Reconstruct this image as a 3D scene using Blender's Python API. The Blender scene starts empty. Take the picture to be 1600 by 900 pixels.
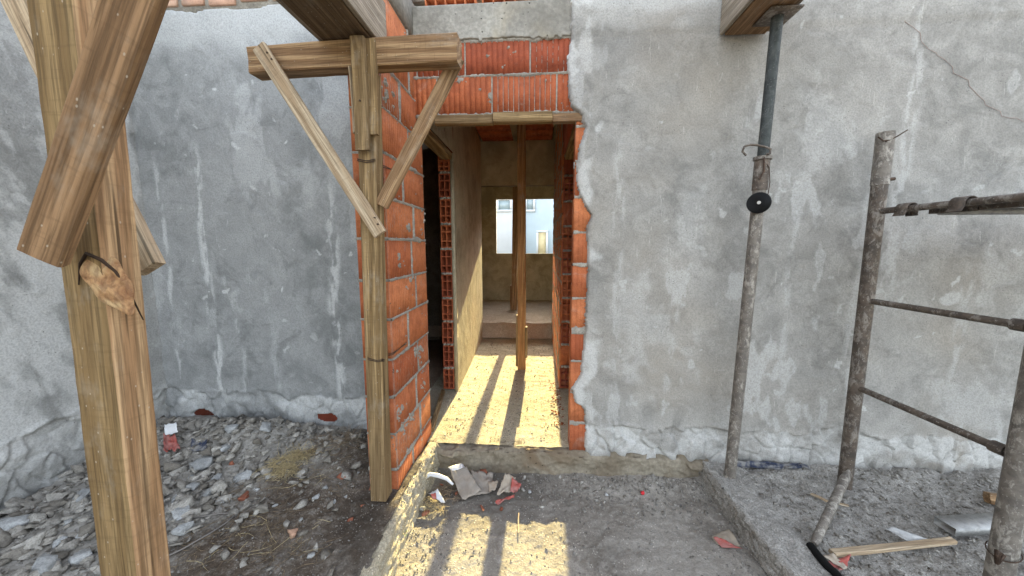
import bpy, bmesh, math, random
import numpy as np
from mathutils import Vector, Matrix
R = math.radians
random.seed(7); rng = np.random.default_rng(11)
SC = bpy.context.scene; COL = SC.collection

# ------------------------------------------------------------------ camera, sky, sun, exposure
FPX = 532.0; YAW = R(4.3); PITCH = R(7.0); EYE = Vector((0, 0, 1.44))
cam = bpy.data.cameras.new('camera'); cam.lens = FPX/1600*36; cam.sensor_width = 36
cam.clip_start = .02; cam.clip_end = 600
camo = bpy.data.objects.new('camera', cam); COL.objects.link(camo)
camo.location = EYE; camo.rotation_euler = (R(90)-PITCH, 0, YAW); SC.camera = camo
SUN_EL = math.atan(.412); SUN_AZ = R(1.0)
w = bpy.data.worlds.new('World'); SC.world = w; w.use_nodes = True
wn = w.node_tree; wn.nodes.clear()
sky = wn.nodes.new('ShaderNodeTexSky'); sky.sky_type = 'NISHITA'; sky.sun_disc = False
sky.sun_elevation = SUN_EL; sky.sun_rotation = SUN_AZ; sky.dust_density = 3.5; sky.air_density = 1.0; sky.ozone_density = .8
hs = wn.nodes.new('ShaderNodeHueSaturation'); hs.inputs['Saturation'].default_value = .43
bg = wn.nodes.new('ShaderNodeBackground'); bg.inputs[1].default_value = .15
wo = wn.nodes.new('ShaderNodeOutputWorld')
wn.links.new(sky.outputs[0], hs.inputs['Color']); wn.links.new(hs.outputs[0], bg.inputs[0]); wn.links.new(bg.outputs[0], wo.inputs[0])
sl = bpy.data.lights.new('sun', 'SUN'); sl.energy = 3.2; sl.angle = R(.5); sl.color = (1, .82, .38)
so = bpy.data.objects.new('sun', sl); COL.objects.link(so)
sd = Vector((math.sin(SUN_AZ)*math.cos(SUN_EL), math.cos(SUN_AZ)*math.cos(SUN_EL), math.sin(SUN_EL)))
so.rotation_euler = sd.to_track_quat('Z', 'Y').to_euler(); so.location = sd*20
SC.view_settings.view_transform = 'Standard'; SC.view_settings.look = 'None'
SC.view_settings.exposure = 2.88; SC.view_settings.gamma = 1.0
SC.render.engine = 'CYCLES'
SC.cycles.max_bounces = 8; SC.cycles.diffuse_bounces = 6

# pixel of the 1600x900 photograph -> point on a wall (Y), level (Z) or side wall (X)
_cy, _sy, _cp, _sp = math.cos(YAW), math.sin(YAW), math.cos(PITCH), math.sin(PITCH)
FW = Vector((-_sy*_cp, _cy*_cp, -_sp)); RT = Vector((_cy, _sy, 0)); UP = RT.cross(FW)
def ray(px, py): return FW + RT*((px-800)/FPX) + UP*((450-py)/FPX)
def atY(px, py, Y): d = ray(px, py); return EYE + d*(Y/d.y)
def atZ(px, py, Z): d = ray(px, py); return EYE + d*((Z-EYE.z)/d.z)
def atX(px, py, X): d = ray(px, py); return EYE + d*(X/d.x)

# ------------------------------------------------------------------ numpy noise
def _hash(ix, iy, s):
    h = (ix.astype(np.int64)*374761393 + iy.astype(np.int64)*668265263 + s*1442695041) & 0xffffffff
    h = ((h ^ (h >> 13))*1274126177) & 0xffffffff
    h = (h ^ (h >> 16)) & 0xffffffff
    return h.astype(np.float64)/4294967295.0
def vn(x, y, s=0):
    x = np.asarray(x, float); y = np.asarray(y, float)
    ix, iy = np.floor(x), np.floor(y); fx, fy = x-ix, y-iy
    fx = fx*fx*(3-2*fx); fy = fy*fy*(3-2*fy)
    a, b = _hash(ix, iy, s), _hash(ix+1, iy, s); c, d = _hash(ix, iy+1, s), _hash(ix+1, iy+1, s)
    return (a*(1-fx)+b*fx)*(1-fy)+(c*(1-fx)+d*fx)*fy
def fbm(x, y, f=1., o=4, s=0, g=.5):
    t = 0; a = 1.; n = 0
    for k in range(o):
        t = t+a*(vn(np.asarray(x)*f+k*17.3, np.asarray(y)*f-k*9.1, s+k)*2-1); n += a; a *= g; f *= 2.03
    return t/n
def ss(a, b, x): t = np.clip((x-a)/(b-a), 0, 1); return t*t*(3-2*t)
def worley(x, y, f, s=0):
    x = np.asarray(x, float)*f; y = np.asarray(y, float)*f; ix, iy = np.floor(x), np.floor(y)
    d1 = np.full(x.shape, 9.); d2 = np.full(x.shape, 9.); cid = np.zeros(x.shape)
    for i in (-1, 0, 1):
        for j in (-1, 0, 1):
            cx, cy = ix+i, iy+j; px = cx+_hash(cx, cy, s); py = cy+_hash(cx, cy, s+5)
            d = np.hypot(x-px, y-py); m = d < d1
            d2 = np.where(m, d1, np.minimum(d2, d)); cid = np.where(m, _hash(cx, cy, s+9), cid); d1 = np.where(m, d, d1)
    return d1, d2, cid

# ------------------------------------------------------------------ object helpers
def mesh(name, V, F, mat=None, parent=None, smooth=False, attrs=None, loc=None):
    V = np.asarray(V, float)
    if loc is not None: V = V-np.array(loc)
    me = bpy.data.meshes.new(name)
    me.vertices.add(len(V)); me.vertices.foreach_set('co', V.ravel())
    if isinstance(F, np.ndarray):
        n, k = F.shape; me.loops.add(n*k); me.polygons.add(n)
        me.loops.foreach_set('vertex_index', F.ravel().astype(np.int32))
        me.polygons.foreach_set('loop_start', np.arange(0, n*k, k, dtype=np.int32))
    else:
        tot = sum(len(f) for f in F); me.loops.add(tot); me.polygons.add(len(F))
        me.loops.foreach_set('vertex_index', np.array([i for f in F for i in f], np.int32))
        st = np.cumsum([0]+[len(f) for f in F[:-1]]); me.polygons.foreach_set('loop_start', st.astype(np.int32))
    me.update(calc_edges=True)
    if smooth: me.polygons.foreach_set('use_smooth', np.ones(len(me.polygons), bool))
    for k, v in (attrs or {}).items():
        a = me.attributes.new(k, 'FLOAT', 'POINT'); a.data.foreach_set('value', np.asarray(v, np.float32).ravel())
    if mat: me.materials.append(mat)
    o = bpy.data.objects.new(name, me); COL.objects.link(o)
    if loc is not None: o.location = loc
    if parent:
        o.parent = parent
        o.location = Vector(o.location) - parent_loc(parent)
    return o
def parent_loc(p):
    v = Vector((0, 0, 0))
    while p: v += Vector(p.location); p = p.parent
    return v
def tag(o, label=None, cat=None, group=None, kind=None):
    if label: o['label'] = label
    if cat: o['category'] = cat
    if group: o['group'] = group
    if kind: o['kind'] = kind
    return o
def thing(name, loc, label, cat, group=None):
    o = bpy.data.objects.new(name, None); COL.objects.link(o); o.location = loc; o.empty_display_size = .1
    return tag(o, label, cat, group)
class MB:                                     # collects pieces into one mesh
    def __init__(s): s.V = []; s.F = []; s.A = []
    def add(s, V, F, a=0.):
        b = len(s.V); s.V += [tuple(v) for v in V]; s.F += [tuple(i+b for i in f) for f in F]; s.A += [a]*len(V)
    def box(s, x0, x1, y0, y1, z0, z1, a=0.):
        V = [(x, y, z) for z in (z0, z1) for y in (y0, y1) for x in (x0, x1)]
        s.add(V, [(0, 2, 3, 1), (4, 5, 7, 6), (0, 1, 5, 4), (2, 6, 7, 3), (0, 4, 6, 2), (1, 3, 7, 5)], a)
    def tube(s, P, r, n=12, cap=True, a=0.):
        P = [Vector(p) for p in P]; rs = r if isinstance(r, (list, tuple)) else [r]*len(P); V = []; u = None
        for i, p in enumerate(P):
            t = (P[min(i+1, len(P)-1)]-P[max(i-1, 0)]).normalized()
            if u is None: u = t.orthogonal().normalized()
            u = (u-t*u.dot(t)).normalized(); v = t.cross(u)
            V += [p+(u*math.cos(2*math.pi*k/n)+v*math.sin(2*math.pi*k/n))*rs[i] for k in range(n)]
        F = [(i*n+k, i*n+(k+1) % n, (i+1)*n+(k+1) % n, (i+1)*n+k) for i in range(len(P)-1) for k in range(n)]
        if cap: F += [tuple(range(n))[::-1], tuple(range((len(P)-1)*n, len(P)*n))]
        s.add(V, F, a)
    def build(s, name, mat, parent=None, smooth=False, loc=None):
        if loc is None and parent is None:
            A = np.array(s.V); loc = Vector(((A[:, 0].min()+A[:, 0].max())/2, (A[:, 1].min()+A[:, 1].max())/2, A[:, 2].min()))
        return mesh(name, s.V, s.F, mat, parent, smooth, {'rnd': s.A}, loc)
def autosmooth(o, ang=40):
    bm = bmesh.new(); bm.from_mesh(o.data)
    for f in bm.faces: f.smooth = True
    for e in bm.edges:
        if len(e.link_faces) != 2 or e.calc_face_angle(0) > R(ang): e.smooth = False
    bm.to_mesh(o.data); bm.free(); return o

def board(name, p0, p1, wd, th, mat, parent=None, face=(0, -1, 0), warp=.003, chew=.0015, skew=0., seed=None, taper=0.):
    """sawn board from p0 to p1 (centres of its two ends); wide side looks along `face`; local X is the length"""
    rs = random.Random(seed if seed is not None else name+str(tuple(round(c, 3) for c in p0)))
    p0, p1 = Vector(p0), Vector(p1); X = (p1-p0); L = X.length; X.normalize()
    N = Vector(face); N = (N-X*N.dot(X)).normalized(); Y = N.cross(X)
    n = max(4, int(L/.05)); ch = min(.004, th*.15); V = []
    prof = []
    hw, ht = wd/2, th/2
    for (a, b) in ((-hw+ch, -ht), (0, -ht), (hw-ch, -ht), (hw, -ht+ch), (hw, ht-ch), (hw-ch, ht), (0, ht), (-hw+ch, ht), (-hw, ht-ch), (-hw, -ht+ch)): prof.append((a, b))
    ph = rs.random()*6; k = len(prof)
    for i in range(n+1):
        u = i/n; ox = warp*math.sin(u*3.1+ph); oz = warp*.7*math.sin(u*2.3+ph*2); sc = 1-taper*u
        for (a, b) in prof:
            jx = 0
            if i in (0, n): jx = rs.uniform(-chew, chew)*1.5+skew*a*(1 if i == 0 else -1)
            V.append((u*L+jx, a*sc+oz+rs.uniform(-chew, chew)*.35, b+ox+rs.uniform(-chew, chew)*.35))
    F = [(i*k+j, i*k+(j+1) % k, (i+1)*k+(j+1) % k, (i+1)*k+j) for i in range(n) for j in range(k)]
    F += [tuple(range(k))[::-1], tuple(range(n*k, n*k+k))]
    o = mesh(name, V, F, mat)
    M = Matrix((X, Y, N)).transposed()
    o.rotation_mode = 'QUATERNION'; o.rotation_quaternion = M.to_quaternion(); o.location = p0
    if parent: o.parent = parent; o.location = p0-parent_loc(parent)
    return autosmooth(o, 30)

def hfield(name, us, vs, posfn, mat, parent=None, keep=None, attrs=None, smooth=True, flip=False, loc=None):
    """grid over us x vs; posfn(U,V)->(x,y,z) arrays"""
    U, W = np.meshgrid(us, vs, indexing='ij'); x, y, z = posfn(U, W)
    V = np.stack([x.ravel(), y.ravel(), z.ravel()], 1); n, m = U.shape
    I = np.arange(n*m).reshape(n, m)
    F = np.stack([I[:-1, :-1].ravel(), I[1:, :-1].ravel(), I[1:, 1:].ravel(), I[:-1, 1:].ravel()], 1)
    if flip: F = F[:, ::-1]
    A = {k: f(U, W).ravel() for k, f in (attrs or {}).items()}
    if keep is not None:
        kp = keep(U, W).ravel(); F = F[kp[F].any(1)]
        used = np.zeros(n*m, bool); used[F.ravel()] = True; idx = np.cumsum(used)-1
        V = V[used]; F = idx[F]; A = {k: v[used] for k, v in A.items()}
    return mesh(name, V, F, mat, parent, smooth, A, loc)

# ------------------------------------------------------------------ materials
class NT:
    def __init__(s, name):
        s.m = bpy.data.materials.new(name); s.m.use_nodes = True; s.t = s.m.node_tree; s.t.nodes.clear()
        s.out = s.n('ShaderNodeOutputMaterial'); s.b = s.n('ShaderNodeBsdfPrincipled'); s.l(s.b.outputs[0], s.out.inputs[0])
    def n(s, k, **a):
        x = s.t.nodes.new(k)
        for q, v in a.items(): setattr(x, q, v)
        return x
    def l(s, a, b): s.t.links.new(a, b)
    def put(s, sock, v):
        if isinstance(v, (int, float, tuple)): sock.default_value = (v if not isinstance(v, tuple) or len(v) != 3 or sock.type != 'RGBA' else v+(1,))
        else: s.l(v, sock)
    def co(s, which='Object', scale=(1, 1, 1), rnd=0.):
        c = s.n('ShaderNodeTexCoord'); mp = s.n('ShaderNodeMapping'); mp.inputs['Scale'].default_value = scale
        s.l(c.outputs[which], mp.inputs[0])
        if rnd:
            oi = s.n('ShaderNodeObjectInfo'); m = s.n('ShaderNodeMath', operation='MULTIPLY'); s.l(oi.outputs['Random'], m.inputs[0]); m.inputs[1].default_value = rnd
            s.l(m.outputs[0], mp.inputs['Location'])
        return mp.outputs[0]
    def noise(s, co, sc, det=4, ro=.55, dist=0.):
        x = s.n('ShaderNodeTexNoise'); s.l(co, x.inputs['Vector']); x.inputs['Scale'].default_value = sc
        x.inputs['Detail'].default_value = det; x.inputs['Roughness'].default_value = ro; x.inputs['Distortion'].default_value = dist; return x.outputs[0]
    def vor(s, co, sc, feat='F1', out=0):
        x = s.n('ShaderNodeTexVoronoi', feature=feat); s.l(co, x.inputs['Vector']); x.inputs['Scale'].default_value = sc; return x.outputs[out]
    def ramp(s, f, a, b, ca=0., cb=1.):
        x = s.n('ShaderNodeMapRange'); x.interpolation_type = 'SMOOTHSTEP'; s.l(f, x.inputs[0])
        for i, v in zip((1, 2, 3, 4), (a, b, ca, cb)): x.inputs[i].default_value = v
        return x.outputs[0]
    def mix(s, f, a, b, mode='MIX'):
        x = s.n('ShaderNodeMix', data_type='RGBA', blend_type=mode); s.put(x.inputs[0], f); s.put(x.inputs[6], a); s.put(x.inputs[7], b); return x.outputs[2]
    def math(s, op, a, b=0.):
        x = s.n('ShaderNodeMath', operation=op); s.put(x.inputs[0], a); s.put(x.inputs[1], b); return x.outputs[0]
    def attr(s, n): x = s.n('ShaderNodeAttribute', attribute_name=n); return x.outputs['Fac']
    def fin(s, col, rough=.9, bump=None, dist=.01, st=1., metal=0., spec=.3):
        s.put(s.b.inputs['Base Color'], col); s.put(s.b.inputs['Roughness'], rough); s.put(s.b.inputs['Metallic'], metal)
        s.b.inputs['Specular IOR Level'].default_value = spec
        if bump is not None:
            x = s.n('ShaderNodeBump'); x.inputs['Distance'].default_value = dist; x.inputs['Strength'].default_value = st
            s.l(bump, x.inputs['Height']); s.l(x.outputs[0], s.b.inputs['Normal'])
        return s.m

def plaster_mat(name, lo, hi, pale, tint=None):
    t = NT(name); c = t.co('Object')
    big = t.ramp(t.noise(c, 1.7, 5, .6, .8), .32, .68); med = t.noise(c, 7, 5, .62, .6); fine = t.noise(c, 120, 3, .6)
    col = t.mix(big, lo, hi)
    col = t.mix(t.ramp(med, .38, .68, 0, .55), col, tuple(v*1.28 for v in hi))
    col = t.mix(t.ramp(t.noise(c, 4.5, 6, .7, 1.), .50, .33, 0, .5), col, tuple(v*.66 for v in lo))
    if tint: col = t.mix(t.ramp(t.noise(c, .9, 3, .5, .3), .45, .65, 0, .7), col, tint)
    col = t.mix(t.ramp(t.attr('patch'), 0, 1, 0, .85), col, pale)
    col = t.mix(t.ramp(t.attr('darken'), 0, 1, 0, .6), col, tuple(v*.55 for v in lo))
    # trowel scratches: thin arcs
    sc = t.co('Object', (1, 1, .12)); s1 = t.ramp(t.noise(sc, 60, 2, .5, 1.5), .68, .74, 0, .45)
    col = t.mix(s1, col, tuple(v*1.5 for v in hi))
    pits = t.ramp(t.vor(c, 55), .10, .16, 1, 0); pm = t.ramp(t.noise(c, 9, 2), .55, .62); pits = t.math('MULTIPLY', pits, pm)
    col = t.mix(t.math('MULTIPLY', pits, .75), col, tuple(v*.3 for v in lo))
    sp = t.ramp(t.vor(c, 190), .12, .2, .45, 0); col = t.mix(sp, col, tuple(v*.35 for v in lo))
    col = t.mix(t.ramp(fine, .34, .62, .28, 0), col, tuple(v*.45 for v in lo))
    h = t.math('ADD', t.math('MULTIPLY', fine, .3), t.math('ADD', t.math('MULTIPLY', med, .9), t.math('MULTIPLY', pits, -.5)))
    h = t.math('ADD', h, t.math('MULTIPLY', t.noise(c, 38, 4, .65, .5), .5))
    return t.fin(col, .92, h, .010, .5)
M = {}
M['plaster'] = plaster_mat('plaster', (.24, .232, .212), (.335, .322, .295), (.55, .545, .52), (.32, .285, .235))
M['plaster_left'] = plaster_mat('plaster_left', (.215, .222, .218), (.30, .305, .30), (.60, .61, .60))
M['plaster_side'] = plaster_mat('plaster_side', (.28, .28, .265), (.40, .40, .385), (.62, .62, .60))
M['plaster_warm'] = plaster_mat('plaster_inside', (.36, .31, .21), (.48, .42, .29), (.56, .50, .38))
def concrete_mat(name, a, b, scale=1., st=.8, stain=None):
    t = NT(name); c = t.co('Object'); n1 = t.noise(c, 4*scale, 6, .62, .4); n2 = t.noise(c, 45*scale, 4, .6)
    col = t.mix(t.ramp(n1, .3, .7), a, b); col = t.mix(t.ramp(n2, .35, .7, .4, 0), col, tuple(v*.45 for v in a))
    if stain: col = t.mix(t.ramp(t.noise(c, 2.2*scale, 3, .5, 1), .52, .7, 0, .8), col, stain)
    p = t.ramp(t.vor(c, 34*scale), .09, .17, 1, 0); p = t.math('MULTIPLY', p, t.ramp(t.noise(c, 6*scale, 2), .5, .6)); col = t.mix(p, col, tuple(v*.2 for v in a))
    h = t.math('ADD', t.math('MULTIPLY', n1, .6), t.math('SUBTRACT', t.math('MULTIPLY', n2, .45), p))
    return t.fin(col, .93, h, .01, st)
M['concrete'] = concrete_mat('concrete', (.22, .205, .175), (.40, .38, .33), stain=(.33, .28, .19))
M['concrete_dark'] = concrete_mat('concrete_footing', (.19, .155, .11), (.32, .285, .22), stain=(.14, .095, .055))
def ground_mat(name, dk, lt, dust, st=1., grain=.45):
    t = NT(name); c = t.co('Object'); n1 = t.noise(c, 2.2, 6, .65, .5); n2 = t.noise(c, 28, 5, .7); n3 = t.noise(c, 150, 3, .6)
    col = t.mix(t.ramp(n1, .36, .62), dk, lt); col = t.mix(t.ramp(n2, .45, .7, 0, .8), col, dust)
    col = t.mix(t.ramp(n3, .38, .58, grain, 0), col, tuple(v*.35 for v in dk))
    col = t.mix(t.ramp(t.attr('darken'), 0, 1, 0, .85), col, tuple(v*.42 for v in dk))
    col = t.mix(t.ramp(t.attr('dust'), 0, 1, 0, 1), col, t.mix(t.ramp(n2, .35, .65), (.22, .205, .18), (.36, .345, .315)))
    g = t.ramp(t.vor(c, 70), .1, .3, 1, 0); g = t.math('MULTIPLY', g, t.ramp(t.noise(c, 13, 2), .48, .6)); col = t.mix(t.math('MULTIPLY', g, .8), col, tuple(min(1, v*1.6) for v in dust))
    h = t.math('ADD', t.math('MULTIPLY', n2, .9), t.math('ADD', t.math('MULTIPLY', n3, .35), t.math('MULTIPLY', g, .5)))
    return t.fin(col, .95, h, .015, st)
M['slab'] = ground_mat('dusty_slab', (.20, .178, .15), (.30, .275, .238), (.38, .355, .315), .55, .25)
M['dirt'] = ground_mat('grey_dirt', (.28, .263, .235), (.39, .37, .335), (.50, .48, .44))
M['soil'] = ground_mat('dark_soil', (.07, .05, .035), (.14, .11, .082), (.28, .25, .215))
M['inside_floor'] = ground_mat('corridor_floor', (.34, .30, .21), (.44, .39, .29), (.50, .45, .35), .5)
M['inside_soil'] = ground_mat('room_soil', (.33, .265, .20), (.42, .345, .265), (.50, .42, .33), .7)
M['far_ground'] = ground_mat('far_ground', (.25, .21, .15), (.33, .29, .22), (.4, .36, .3))
def rock_mat(name, a, b):
    t = NT(name); c = t.co('Object'); n = t.noise(c, 25, 5, .6); f = t.noise(c, 160, 3, .6)
    col = t.mix(t.attr('rnd'), a, b); col = t.mix(t.ramp(n, .35, .7, .5, 0), col, tuple(v*.5 for v in a)); col = t.mix(t.ramp(f, .35, .6, .4, 0), col, tuple(v*.4 for v in a))
    return t.fin(col, .95, t.math('ADD', n, t.math('MULTIPLY', f, .4)), .008, .8)
M['rubble'] = rock_mat('rubble', (.20, .18, .15), (.54, .515, .465))
M['pebble'] = rock_mat('pebble', (.17, .155, .135), (.42, .40, .37))
M['chunk'] = rock_mat('mortar_chunk', (.34, .345, .34), (.54, .55, .545))
def brick_mat(name, a, b, dirt=.5):
    t = NT(name); c = t.co('Object'); n = t.noise(c, 14, 5, .65, .5); f = t.noise(c, 130, 3, .6)
    col = t.mix(t.attr('rnd'), a, b); col = t.mix(t.ramp(n, .32, .6, .45, 0), col, tuple(v*.5 for v in a))
    dn = t.ramp(t.noise(c, 5, 6, .7, 1.2), .56, .72, 0, dirt); col = t.mix(dn, col, (.42, .34, .27))
    col = t.mix(t.ramp(f, .35, .6, .25, 0), col, tuple(v*.5 for v in a))
    return t.fin(col, .85, t.math('ADD', n, t.math('MULTIPLY', f, .5)), .004, .6)
M['brick'] = brick_mat('terracotta', (.36, .09, .035), (.62, .225, .09), .35)
M['brick_dark'] = brick_mat('terracotta_dark', (.26, .055, .028), (.52, .155, .055), .35)
M['brick_chip'] = brick_mat('dusty_terracotta', (.24, .085, .05), (.36, .14, .085), .9)
M['brick_pale'] = brick_mat('terracotta_pale', (.52, .30, .20), (.60, .44, .32), .7)
M['mortar'] = concrete_mat('mortar', (.27, .245, .205), (.42, .39, .33), 2.)
def wood_mat(name, a, b, c_, knots=.6, grain=1., band=None):
    t = NT(name); c = t.co('Object', (.05, 1, 1), rnd=9.); c2 = t.co('Object', (.35, 1, 1), rnd=5.)
    w0 = t.noise(t.co('Object', (.06, 1, 1), rnd=5.), 11, 3, .5, .3)
    wv = t.n('ShaderNodeTexWave', wave_type='BANDS', bands_direction='DIAGONAL'); t.l(c, wv.inputs[0])
    wv.inputs['Scale'].default_value = 14*grain; wv.inputs['Distortion'].default_value = 5; wv.inputs['Detail'].default_value = 3; wv.inputs['Detail Scale'].default_value = 1.2
    kn = t.vor(t.co('Object', (.30, 1, 1), rnd=2.), 3.6); t.l(t.math('MULTIPLY', t.ramp(kn, .0, .2, 1, 0), 9.), wv.inputs['Phase Offset'])
    fib = t.noise(t.co('Object', (.03, 1, 1), rnd=3.), 190, 4, .6); sp = t.noise(t.co('Object', (.5, 1, 1)), 260, 2, .5)
    col = t.mix(t.ramp(wv.outputs[1], .25, .95), a, b); col = t.mix(t.ramp(w0, .35, .68, 0, .75), col, c_)
    col = t.mix(t.ramp(fib, .35, .62, .7, 0), col, tuple(v*.42 for v in a))
    k1 = t.ramp(kn, .05, .15, knots, 0); col = t.mix(k1, col, tuple(v*.22 for v in a))
    ck = t.ramp(t.noise(t.co('Object', (.02, 1, 1), rnd=6.), 55, 2, .4), .69, .74, 0, .8); col = t.mix(ck, col, tuple(v*.15 for v in a))
    # rough sawn cross marks and mortar dust
    saw = t.noise(t.co('Object', (1, .12, .12), rnd=4.), 120, 2, .5); col = t.mix(t.ramp(saw, .55, .72, 0, .22), col, tuple(v*.5 for v in a))
    col = t.mix(t.ramp(t.vor(t.co('Object', (.6, 1, 1)), 60), .05, .11, .55, 0), col, (.5, .45, .36))
    du = t.ramp(t.noise(t.co('Object', (.5, 1, 1), rnd=7.), 9, 5, .7), .54, .72, 0, .32); col = t.mix(du, col, (.40, .36, .29))
    h = t.math('ADD', t.math('MULTIPLY', fib, 1.), t.math('ADD', t.math('MULTIPLY', wv.outputs[1], .25), t.math('MULTIPLY', saw, .3)))
    return t.fin(col, .8, h, .003, .7, spec=.25)
M['wood'] = wood_mat('sawn_timber', (.25, .145, .07), (.45, .30, .16), (.30, .19, .105))
M['wood_yellow'] = wood_mat('yellow_timber', (.22, .14, .06), (.42, .29, .14), (.19, .13, .07), .7)
M['wood_post_lit'] = wood_mat('lit_post_timber', (.32, .185, .09), (.55, .37, .20), (.38, .23, .12))  # post timber with warm reflected light in its colour, for the right face
M['wood_orange'] = wood_mat('orange_timber', (.36, .17, .06), (.55, .30, .12), (.42, .21, .08))
M['wood_post_unlit'] = wood_mat('unlit_post_timber', (.19, .12, .05), (.33, .225, .105), (.24, .155, .07), .6)  # darker copy of the post timber, for the face without the reflected light
M['wood_brown'] = wood_mat('brown_timber', (.20, .115, .055), (.36, .22, .115), (.25, .15, .08), .9)
M['wood_pale'] = wood_mat('pale_timber', (.40, .29, .18), (.58, .47, .33), (.48, .37, .25), .8)
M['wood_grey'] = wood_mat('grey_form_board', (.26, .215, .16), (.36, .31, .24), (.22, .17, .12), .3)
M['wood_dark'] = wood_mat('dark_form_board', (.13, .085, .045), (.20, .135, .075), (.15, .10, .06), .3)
def metal_mat(name, a, b, splat, amt=.55, rough=.6, metal=.3):
    t = NT(name); c = t.co('Object'); n = t.noise(c, 22, 6, .7, .6); f = t.noise(c, 140, 3, .6)
    col = t.mix(t.ramp(n, .35, .65), a, b); s = t.ramp(t.noise(t.co('Object', (1, 1, .55)), 30, 6, .75, .4), .5, .62, 0, amt); col = t.mix(s, col, splat)
    s2 = t.ramp(t.vor(c, 75), .1, .2, .7, 0); col = t.mix(s2, col, splat)
    return t.fin(col, rough, t.math('ADD', t.math('MULTIPLY', n, .5), t.math('ADD', t.math('MULTIPLY', s, .8), t.math('MULTIPLY', f, .3))), .003, .7, metal)
M['tube'] = metal_mat('scaffold_steel', (.075, .062, .052), (.14, .11, .085), (.36, .33, .29))
M['tube_pale'] = metal_mat('splattered_steel', (.13, .115, .10), (.22, .195, .165), (.42, .39, .34), .8)
M['tube_green'] = metal_mat('green_grey_steel', (.035, .04, .038), (.065, .072, .068), (.16, .165, .155), .3)
M['galv'] = metal_mat('galvanised', (.30, .30, .29), (.42, .42, .41), (.5, .49, .46), .4, .5, .5)
def plain(name, col, rough=.6, metal=0., var=.25, sc=20, spec=.4):
    t = NT(name); n = t.noise(t.co('Object'), sc, 5, .6); c = t.mix(t.ramp(n, .3, .7), tuple(v*(1-var) for v in col), col)
    return t.fin(c, rough, n, .002, .4, metal, spec)
def knot_mat():
    t = NT('torn_knot'); c = t.co('Object'); n = t.noise(c, 38, 5, .6, .6); f = t.noise(t.co('Object', (1, 1, .3)), 150, 3, .6)
    col = t.mix(t.ramp(n, .35, .6), (.20, .09, .035), (.38, .22, .10)); col = t.mix(t.ramp(t.noise(c, 14, 2), .5, .62), col, (.44, .31, .16)); col = t.mix(t.ramp(f, .35, .6, .5, 0), col, (.12, .06, .03))
    return t.fin(col, .7, t.math('ADD', n, t.math('MULTIPLY', f, .5)), .006, .9)
M['knot'] = knot_mat()
M['black'] = plain('black_rubber', (.006, .006, .006), .6, spec=.15)
M['rust'] = plain('rusty_wire', (.10, .065, .045), .7, .4, .5, 60)
M['wire'] = plain('grey_wire', (.24, .22, .2), .6, .3)
M['steel'] = plain('bare_steel', (.5, .48, .45), .45, .6)
def dusty(name, col, amt=.6):
    t = NT(name); c = t.co('Object'); n = t.noise(c, 28, 5, .65); k_ = t.mix(t.ramp(n, .35, .7, .5, 0), col, tuple(v*.5 for v in col)); k_ = t.mix(t.ramp(t.noise(c, 16, 5, .7), .42, .6, 0, amt), k_, (.26, .25, .23))
    return t.fin(k_, .7, n, .004, .6)
M['paper'] = dusty('brown_paper', (.33, .285, .235), .4)
M['paper2'] = dusty('cement_bag_paper', (.42, .35, .27), .3)
M['red'] = dusty('faded_red_print', (.42, .10, .08), .35)
M['white'] = plain('white_plastic', (.72, .73, .74), .5, 0, .12)
M['crack'] = plain('dark_split', (.035, .018, .008), .9)
M['chalk'] = plain('pink_chalk', (.38, .27, .23), .9)
M['redcap'] = plain('red_plastic', (.65, .03, .04), .4, 0, .1)
M['blue'] = dusty('blue_plastic_film', (.03, .04, .075), .75)
M['straw'] = plain('dry_straw', (.62, .50, .28), .8, 0, .5, 60)
M['root'] = plain('dry_roots', (.36, .27, .18), .9, 0, .6, 60)
M['root2'] = plain('dark_roots', (.26, .19, .12), .9, 0, .6, 60)
M['leaf'] = plain('green_leaf', (.16, .28, .06), .6, 0, .3)
M['nbwall'] = plain('pale_blue_render', (.52, .62, .66), .9, 0, .08, 2)
M['nbwall2'] = plain('white_render', (.66, .69, .69), .9, 0, .08, 2)
M['nbframe'] = plain('white_paint', (.68, .72, .73), .6, 0, .05)
M['nbglass'] = plain('window_glass', (.32, .40, .42), .15, 0, .1, 3, .6)
M['nbdoor'] = plain('yellow_door', (.66, .56, .32), .6, 0, .15, 6)

# ------------------------------------------------------------------ level of the ground
FY = 2.02                 # face of the facade
LK = [(-.70, 2.0), (-.712, 1.6), (-.70, 1.3), (-.665, .9), (-.62, .2), (-.6, -2)]     # left kerb, left edge (x at y)
def lkx(y): return np.interp(-np.asarray(y, float), [-a[1] for a in LK], [a[0] for a in LK])
def z_slab(x, y): 
    return .012*fbm(x, y, 2.2, 4, 3)+.009*fbm(x, y, 16, 4, 4, .65)+.04*ss(1.82, 2.0, y)*(.3+.7*vn(np.asarray(x)*7, np.asarray(y)*7, 8))*(.45+.55*ss(.0, .3, np.asarray(x))) + .028*ss(.80, .98, np.asarray(x)+.0*y)*vn(np.asarray(x)*9, np.asarray(y)*9, 18)
def z_dirt(x, y):
    x = np.asarray(x); return .125+.016*fbm(x, y, 2.5, 4, 21)+.022*fbm(x, y, 14, 4, 22, .65)+.03*ss(1.8, 2.0, y)*vn(x*8, np.asarray(y)*8, 23)+.03*ss(1.6, 3.0, x)
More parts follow.
